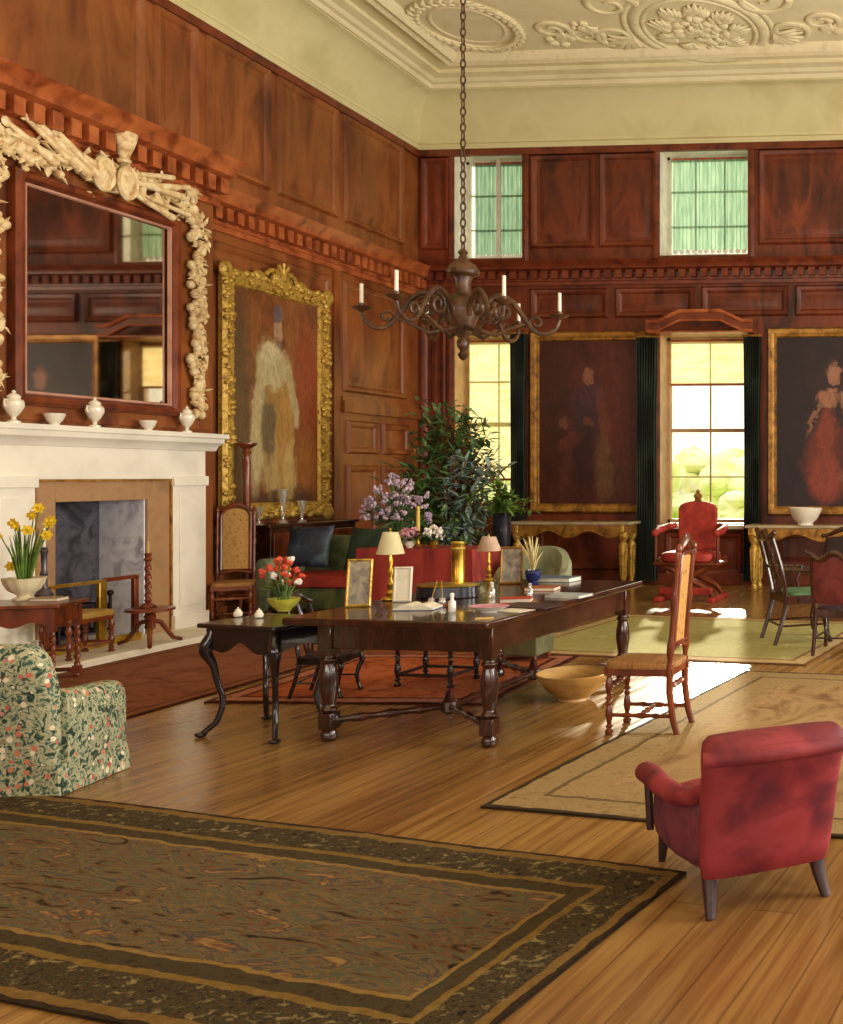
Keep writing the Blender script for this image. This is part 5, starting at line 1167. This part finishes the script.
# red draped table behind, with flowers
t = thing('draped_table', 'long table draped to the floor in brick red cloth behind the lamps', 'table', (-5.58, 10.06, 0), math.radians(-2))
MB().box(-.61, .61, -.26, .26, .83, .855).build('table_top', WALNUT, t)
for sx in (-.54, .54):
    for sy in (-.2, .2): MB().lathe(turned(.83, .03, 2), 10, (sx, sy, 0)).build('leg', WALNUT, t)
b = MB(); P = []
for (xa, ya), (xb, yb_) in (((-.62, -.28), (.62, -.28)), ((.62, -.28), (.62, .28)), ((.62, .28), (-.62, .28)), ((-.62, .28), (-.62, -.28))):
    for k in range(24): P.append((xa + (xb - xa) * k / 24, ya + (yb_ - ya) * k / 24))
def ring(z, s, w): return [(x * s * (1 + w * .03 * math.sin(i * 1.3)), y * s * (1 + w * .05 * math.sin(i * 1.3)), z) for i, (x, y) in enumerate(P)]
b.rings([ring(.03, 1.06, 1), ring(.4, 1.03, .7), ring(.81, 1.005, .1), ring(.86, 1.0, 0)], cap=False); b.add([(-.62, -.28, .86), (.62, -.28, .86), (.62, .28, .86), (-.62, .28, .86)], [(0, 1, 2, 3)])
tag(b.build('tablecloth', RED_CLOTH, loc=(-5.58, 10.06, 0)), 'brick red cloth hanging in folds from the table behind the lamps', 'tablecloth').rotation_euler = (0, 0, math.radians(-2))
def posy(loc, r, h, pm, n, label, potm, pot=(.07, .14), name='flower_vase', lm=LEAF, core=.12):
    t = thing(name, label, 'flowers', loc); pr, ph = pot
    MB().lathe([(pr * .6, 0), (pr * .7, .01), (pr, ph * .5), (pr * .7, ph * .85), (pr * .8, ph), (pr * .7, ph), (pr * .5, ph * .8), (.002, ph * .5)], 18).build('pot', potm, t)
    st, lf, fl = MB(), MB(), MB()
    for k in range(n):
        a = random.uniform(0, 2 * pi); q = r * random.random() ** .6; hh2 = ph + h * random.uniform(.25, 1) * (1 - .35 * (q / r) ** 2)
        e = Vector((q * math.cos(a), q * math.sin(a), hh2)); st.tube([(0, 0, ph * .6), (e.x * .4, e.y * .4, ph + (hh2 - ph) * .6), e], .005, 5)
        for j in range(2): s_ = random.uniform(.4, .8); lf.leaf((e.x * s_, e.y * s_, ph + (hh2 - ph) * s_), (math.cos(a) + random.uniform(-.8, .8), math.sin(a) + random.uniform(-.8, .8), random.uniform(-.1, .6)), random.uniform(.08, .16), .04)
        for j in range(7):
            d = Vector((random.gauss(0, 1), random.gauss(0, 1), random.gauss(0, 1))).normalized(); fl.ball(e + d * random.uniform(.01, .04), random.uniform(.012, .022), 6, 5)
    st.build('stems', lm, t); lf.build('foliage', lm, t); fl.build('blossoms', pm, t)
    return t
q = onz(372, 552, .8); posy((-6.02, 10.2, .86), .34, .62, LILAC, 75, 'cloud of lilac blossom in a pot on the red draped table', GREEN_F)
posy((-5.72, 9.93, .86), .12, .16, PINKP, 16, 'small pot of pink flowers at the front of the red draped table', PORC, (.05, .07))
posy((-5.47, 9.95, .86), .11, .14, WHITEP, 14, 'small pot of whitish flowers on the draped table beside the pink ones', BRASS, (.05, .07))
t = thing('candlestick', 'brass candlestick with yellow candle on the red draped table', 'candlestick', (-5.76, 10.16, .86))
MB().lathe([(.05, 0), (.055, .01), (.02, .03), (.015, .08), (.025, .11), (.015, .14), (.024, .16), (.016, .165)], 14).build('stem', BRASS, t); MB().lathe([(.02, .16), (.019, .42), (.002, .425)], 12).build('candle', mat('yellow_candle', ['#c8a83c', '#e0c864']), t)

def bush(loc, pot, H0_, H1_, R_, n, label, potm, mats, name='potted_plant', lsize=(.12, .22), lim=(-.9, .42, -.28, .8)):
    t = thing(name, label, 'plant', loc); pr, ph = pot; lx0, lx1, ly0, ly1 = lim
    MB().lathe([(pr * .7, 0), (pr * .75, .015), (pr, ph * .6), (pr * .9, ph * .92), (pr * 1.05, ph), (pr * .9, ph), (pr * .8, ph * .9), (.002, ph * .86)], 22).build('pot', potm, t)
    br = MB(); L = [MB() for _ in mats]
    for k in range(n):
        a = random.uniform(0, 2 * pi); u = random.random(); zt = H0_ + (H1_ - H0_) * u; q = R_ * (1 - .6 * u ** 1.3) * random.uniform(.35, 1.1)
        e = Vector((max(lx0, min(lx1 + (.35 if zt > 1.35 else 0), q * math.cos(a))), max(ly0, min(ly1, q * math.sin(a))), zt)); mid = Vector((e.x * .3, e.y * .3, ph + (zt - ph) * .6)); br.tube([(0, 0, ph * .8), mid, e], [.012, .008, .003], 5)
        g = L[1] if (len(mats) > 1 and e.x > R_ * .1 and e.y < R_ * .3 and u < .65 and random.random() < .8) else L[0]
        if len(mats) > 2 and random.random() < .12: g = L[2]
        for j in range(11):
            s_ = .5 + .5 * (j + random.random()) / 11; p = mid.lerp(e, (s_ - .4) / .6); d = Vector((random.gauss(0, 1), random.gauss(0, 1), random.gauss(.3, .7)))
            g.leaf(p, d, random.uniform(*lsize), random.uniform(.04, .07), .25)
    br.build('branches', WALNUT, t)
    for g, m in zip(L, mats): g.build('foliage', m, t, smooth=0)
    return t
q = ony(448, 560, 11.75)
bush((q.x, 11.75, 0), (.22, .62), .8, 2.52, .86, 230, 'big leafy green shrub in a pot before the corner window', mat('terracotta_pot', ['#5a2c1a', '#8a4a2c'], (1, 1, 1), 5, 4), [LEAF, LEAF_B, LEAF_L])
q = ony(502, 560, 11.7)
t = thing('plant_stand', 'dark pedestal under the slim blue black vase of leaves', 'stand', (q.x, 11.7, 0)); MB().lathe([(.16, 0), (.16, .03), (.05, .06), (.06, .3), (.04, .55), (.14, .6), (.16, .62), (.002, .622)], 20).build('pedestal', MAHOG, t)
MB().lathe([(.17, .622), (.172, .63), (.165, .636), (.002, .637)], 20).build('top', MAHOG, t)
bush((q.x, 11.7, .637), (.11, .52), .55, .92, .36, 26, 'slim blue black vase of loose leaves next to the big shrub', mat('blue_black_glaze', ['#14141e', '#2a2834'], rough=.25), [LEAF_L], 'leaf_vase', (.08, .15), (-.02, .4, -.3, .3))

# sage tub chair behind the table
t = thing('tub_chair', 'sage grey tub chair with rounded back beyond the long table', 'armchair', (-4.46, 9.95, 0), math.radians(172))
b = MB(); n = 40; R = []
for i in range(n + 1):
    a = pi * (-.02 + 1.04 * i / n); x, y = .36 * math.cos(a), -.34 * math.sin(a); k = math.sin(pi * i / n); zt = .56 + .3 * k ** .8
    nx_, ny_ = math.cos(a), -math.sin(a)
    R.append([(x + nx_ * .05, y + ny_ * .05, .1), (x + nx_ * .06, y + ny_ * .06, zt - .06), (x + nx_ * .035, y + ny_ * .035, zt), (x - nx_ * .035, y - ny_ * .035, zt), (x - nx_ * .05, y - ny_ * .05, zt - .06), (x - nx_ * .05, y - ny_ * .05, .1)])
b.rings(R); b.build('backrest', SAGE, t, smooth=60)
MB().cushion((0, .02, .40), .62, .6, .16, 3.5, 30, 10).build('seat_cushion', SAGE, t)
b = MB(); b.lathe([(.3, .1), (.31, .2), (.31, .34)], 28); b.build('seat_base', SAGE, t)
for sx in (-.22, .22):
    for sy in (-.2, .2): MB().lathe(turned(.1, .025, 1), 10, (sx, sy, 0)).build('leg', WALNUT, t)

# wooden bowl and box on the floor beneath the table
p = onz(565, 704, 0); t = thing('wooden_bowl', 'broad shallow wooden bowl standing on the floor under the table side', 'bowl', (p.x, p.y + .16, 0))
R = [(.09, 0), (.1, .012), (.18, .07), (.245, .15), (.265, .19), (.255, .195), (.23, .15), (.16, .08), (.002, .045)]
MB().lathe(R, 36).build('bowl', STONEBOWL, t); MB().lathe([(.09, 0), (.11, 0), (.105, .016), (.09, .016)], 24).build('foot_ring', STONEBOWL, t)
q = onz(510, 668, 0); t = thing('footstool', 'low olive covered box footstool under the far half of the long table', 'footstool', (q.x, q.y + .35, .014), TA)
MB().box(-.24, .16, -.16, .16, .05, .24).build('box', WORKBOX, t, bevel=.012); MB().cushion((-.04, 0, .25), .4, .32, .07, 5, 24, 8).build('pad', WORKBOX, t)
for sx in (-.2, .12):
    for sy in (-.12, .12): MB().lathe([(.018, 0), (.024, .02), (.018, .05)], 10, (sx, sy, 0)).build('foot', WALNUT, t)

# ------------------------------------------------------------------ chandelier
c = ony(463, 318, 9.5); t = thing('chandelier', 'bronzed scroll arm chandelier with white candles on a long chain', 'chandelier', (c.x, c.y, c.z))
MB().lathe([(.002, -.42), (.03, -.4), (.05, -.36), (.025, -.32), (.05, -.29), (.06, -.24), (.04, -.2), (.08, -.15), (.12, -.05), (.16, .05), (.17, .14), (.13, .2), (.08, .24), (.07, .34), (.09, .4), (.15, .43), (.16, .46), (.12, .52), (.05, .57), (.03, .62), (.05, .64), (.02, .68)], 24).build('hub', CHAND, t)
for k in range(8): 
    pass
chn = MB(); z = .70; k = 0; top = ZC - c.z
while z < top:
    n = 10; P = []
    for j in range(n):
        a = 2 * pi * j / n; u, v = .024 * math.cos(a), .05 * math.sin(a); P.append((u, 0, z + v) if k % 2 else (0, u, z + v))
    chn.tube(P, .0085, 5, closed=True); z += .078; k += 1
chn.build('chain', CHAND, t)
MB().lathe([(.02, top - .08), (.06, top - .05), (.12, top)], 16).build('ceiling_rose', GILT_D, t)
for k in range(6):
    a = math.radians(20 + 60 * k); d = Vector((math.cos(a), math.sin(a), 0)); up = Vector((0, 0, 1))
    def Q(r, z): return d * r + up * z
    b = MB()
    P = [Q(.12, .02), Q(.22, .16), Q(.34, .23), Q(.46, .17), Q(.56, .03), Q(.66, -.1), Q(.76, -.13), Q(.86, -.08), Q(.9, .02)]
    S = []
    for i in range(len(P) - 1):
        for j in range(4): 
            u = j / 4; p0_, p1_, p2_, p3_ = P[max(i - 1, 0)], P[i], P[i + 1], P[min(i + 2, len(P) - 1)]
            S.append(.5 * ((2 * p1_) + (-p0_ + p2_) * u + (2 * p0_ - 5 * p1_ + 4 * p2_ - p3_) * u * u + (-p0_ + 3 * p1_ - 3 * p2_ + p3_) * u ** 3))
    S.append(P[-1]); b.tube(S, [.034 - .016 * i / len(S) for i in range(len(S))], 9)
    b.tube([Q(.36 + (.11 - .004 * i) * math.cos(.45 * i + 1.2), .08 + (.11 - .004 * i) * math.sin(.45 * i + 1.2)) for i in range(22)], .022, 7)
    b.tube([Q(.68 + (.075 - .003 * i) * math.cos(-.45 * i - 1.6), -.02 + (.075 - .003 * i) * math.sin(-.45 * i - 1.6)) for i in range(18)], .016, 7)
    b.tube([Q(.1, -.1), Q(.3, -.16), Q(.5, -.06), Q(.6, -.03)], [.028, .02, .018, .012], 7)
    arm = b.build('arm', CHAND, t)
    b = MB(); e = Q(.9, .02); b.lathe([(.015, 0), (.03, .01), (.08, .03), (.095, .045), (.085, .045), (.03, .035), (.025, .05), (.03, .08), (.02, .085)], 16, e); b.build('drip_pan', CHAND, arm)
    b = MB(); b.lathe([(.018, .08), (.017, .27), (.003, .275)], 12, e); b.build('candle', WAX, arm)

# ------------------------------------------------------------------ camera, light, world
cam = bpy.data.cameras.new('camera'); co = bpy.data.objects.new('camera', cam); COL.objects.link(co); SC.camera = co
co.location = CAM; co.rotation_euler = (pi / 2, 0, YAW)
cam.sensor_width = 36; cam.lens = 36 * FP / 1024
cam.shift_x = (421.5 - PX) / 1024; cam.shift_y = (HY - 512) / 1024
cam.clip_end = 200
def area(name, loc, rot, sx, sy, power, col):
    l = bpy.data.lights.new(name, 'AREA'); l.shape = 'RECTANGLE'; l.size = sx; l.size_y = sy; l.energy = power; l.color = col
    o = bpy.data.objects.new(name, l); COL.objects.link(o); o.location = loc; o.rotation_euler = rot; return o
for i, y0 in enumerate((.2, 4.4, 8.6)):
    area('side_fill_lamp', (XR + .45, y0 + 1.1, 2.75), (0, pi / 2 + math.radians(14), 0), 3.7, 2.2, (150, 410, 480)[i], (1, .93, .8))
area('rear_fill_uplight', (-2.5, YR + .6, 1.9), (math.radians(152), 0, 0), 10, 3.0, 900, (1, .93, .78))
sun = bpy.data.lights.new('sun', 'SUN'); sun.energy = 8.5; sun.angle = math.radians(1.5); sun.color = (1, .93, .74)
so = bpy.data.objects.new('sun', sun); COL.objects.link(so)
dv = Vector((.22, -1, -.335)); so.rotation_euler = dv.to_track_quat('-Z', 'Y').to_euler()
w = bpy.data.worlds.new('world'); SC.world = w; w.use_nodes = True
bg = w.node_tree.nodes['Background']; bg.inputs[0].default_value = (1, .96, .78, 1); bg.inputs[1].default_value = 1.5
SC.view_settings.view_transform = 'Standard'; SC.view_settings.look = 'None'; SC.view_settings.exposure = .08
SC.cycles.max_bounces = 8; SC.cycles.use_denoising = True
SC.cycles.sample_clamp_indirect = 6
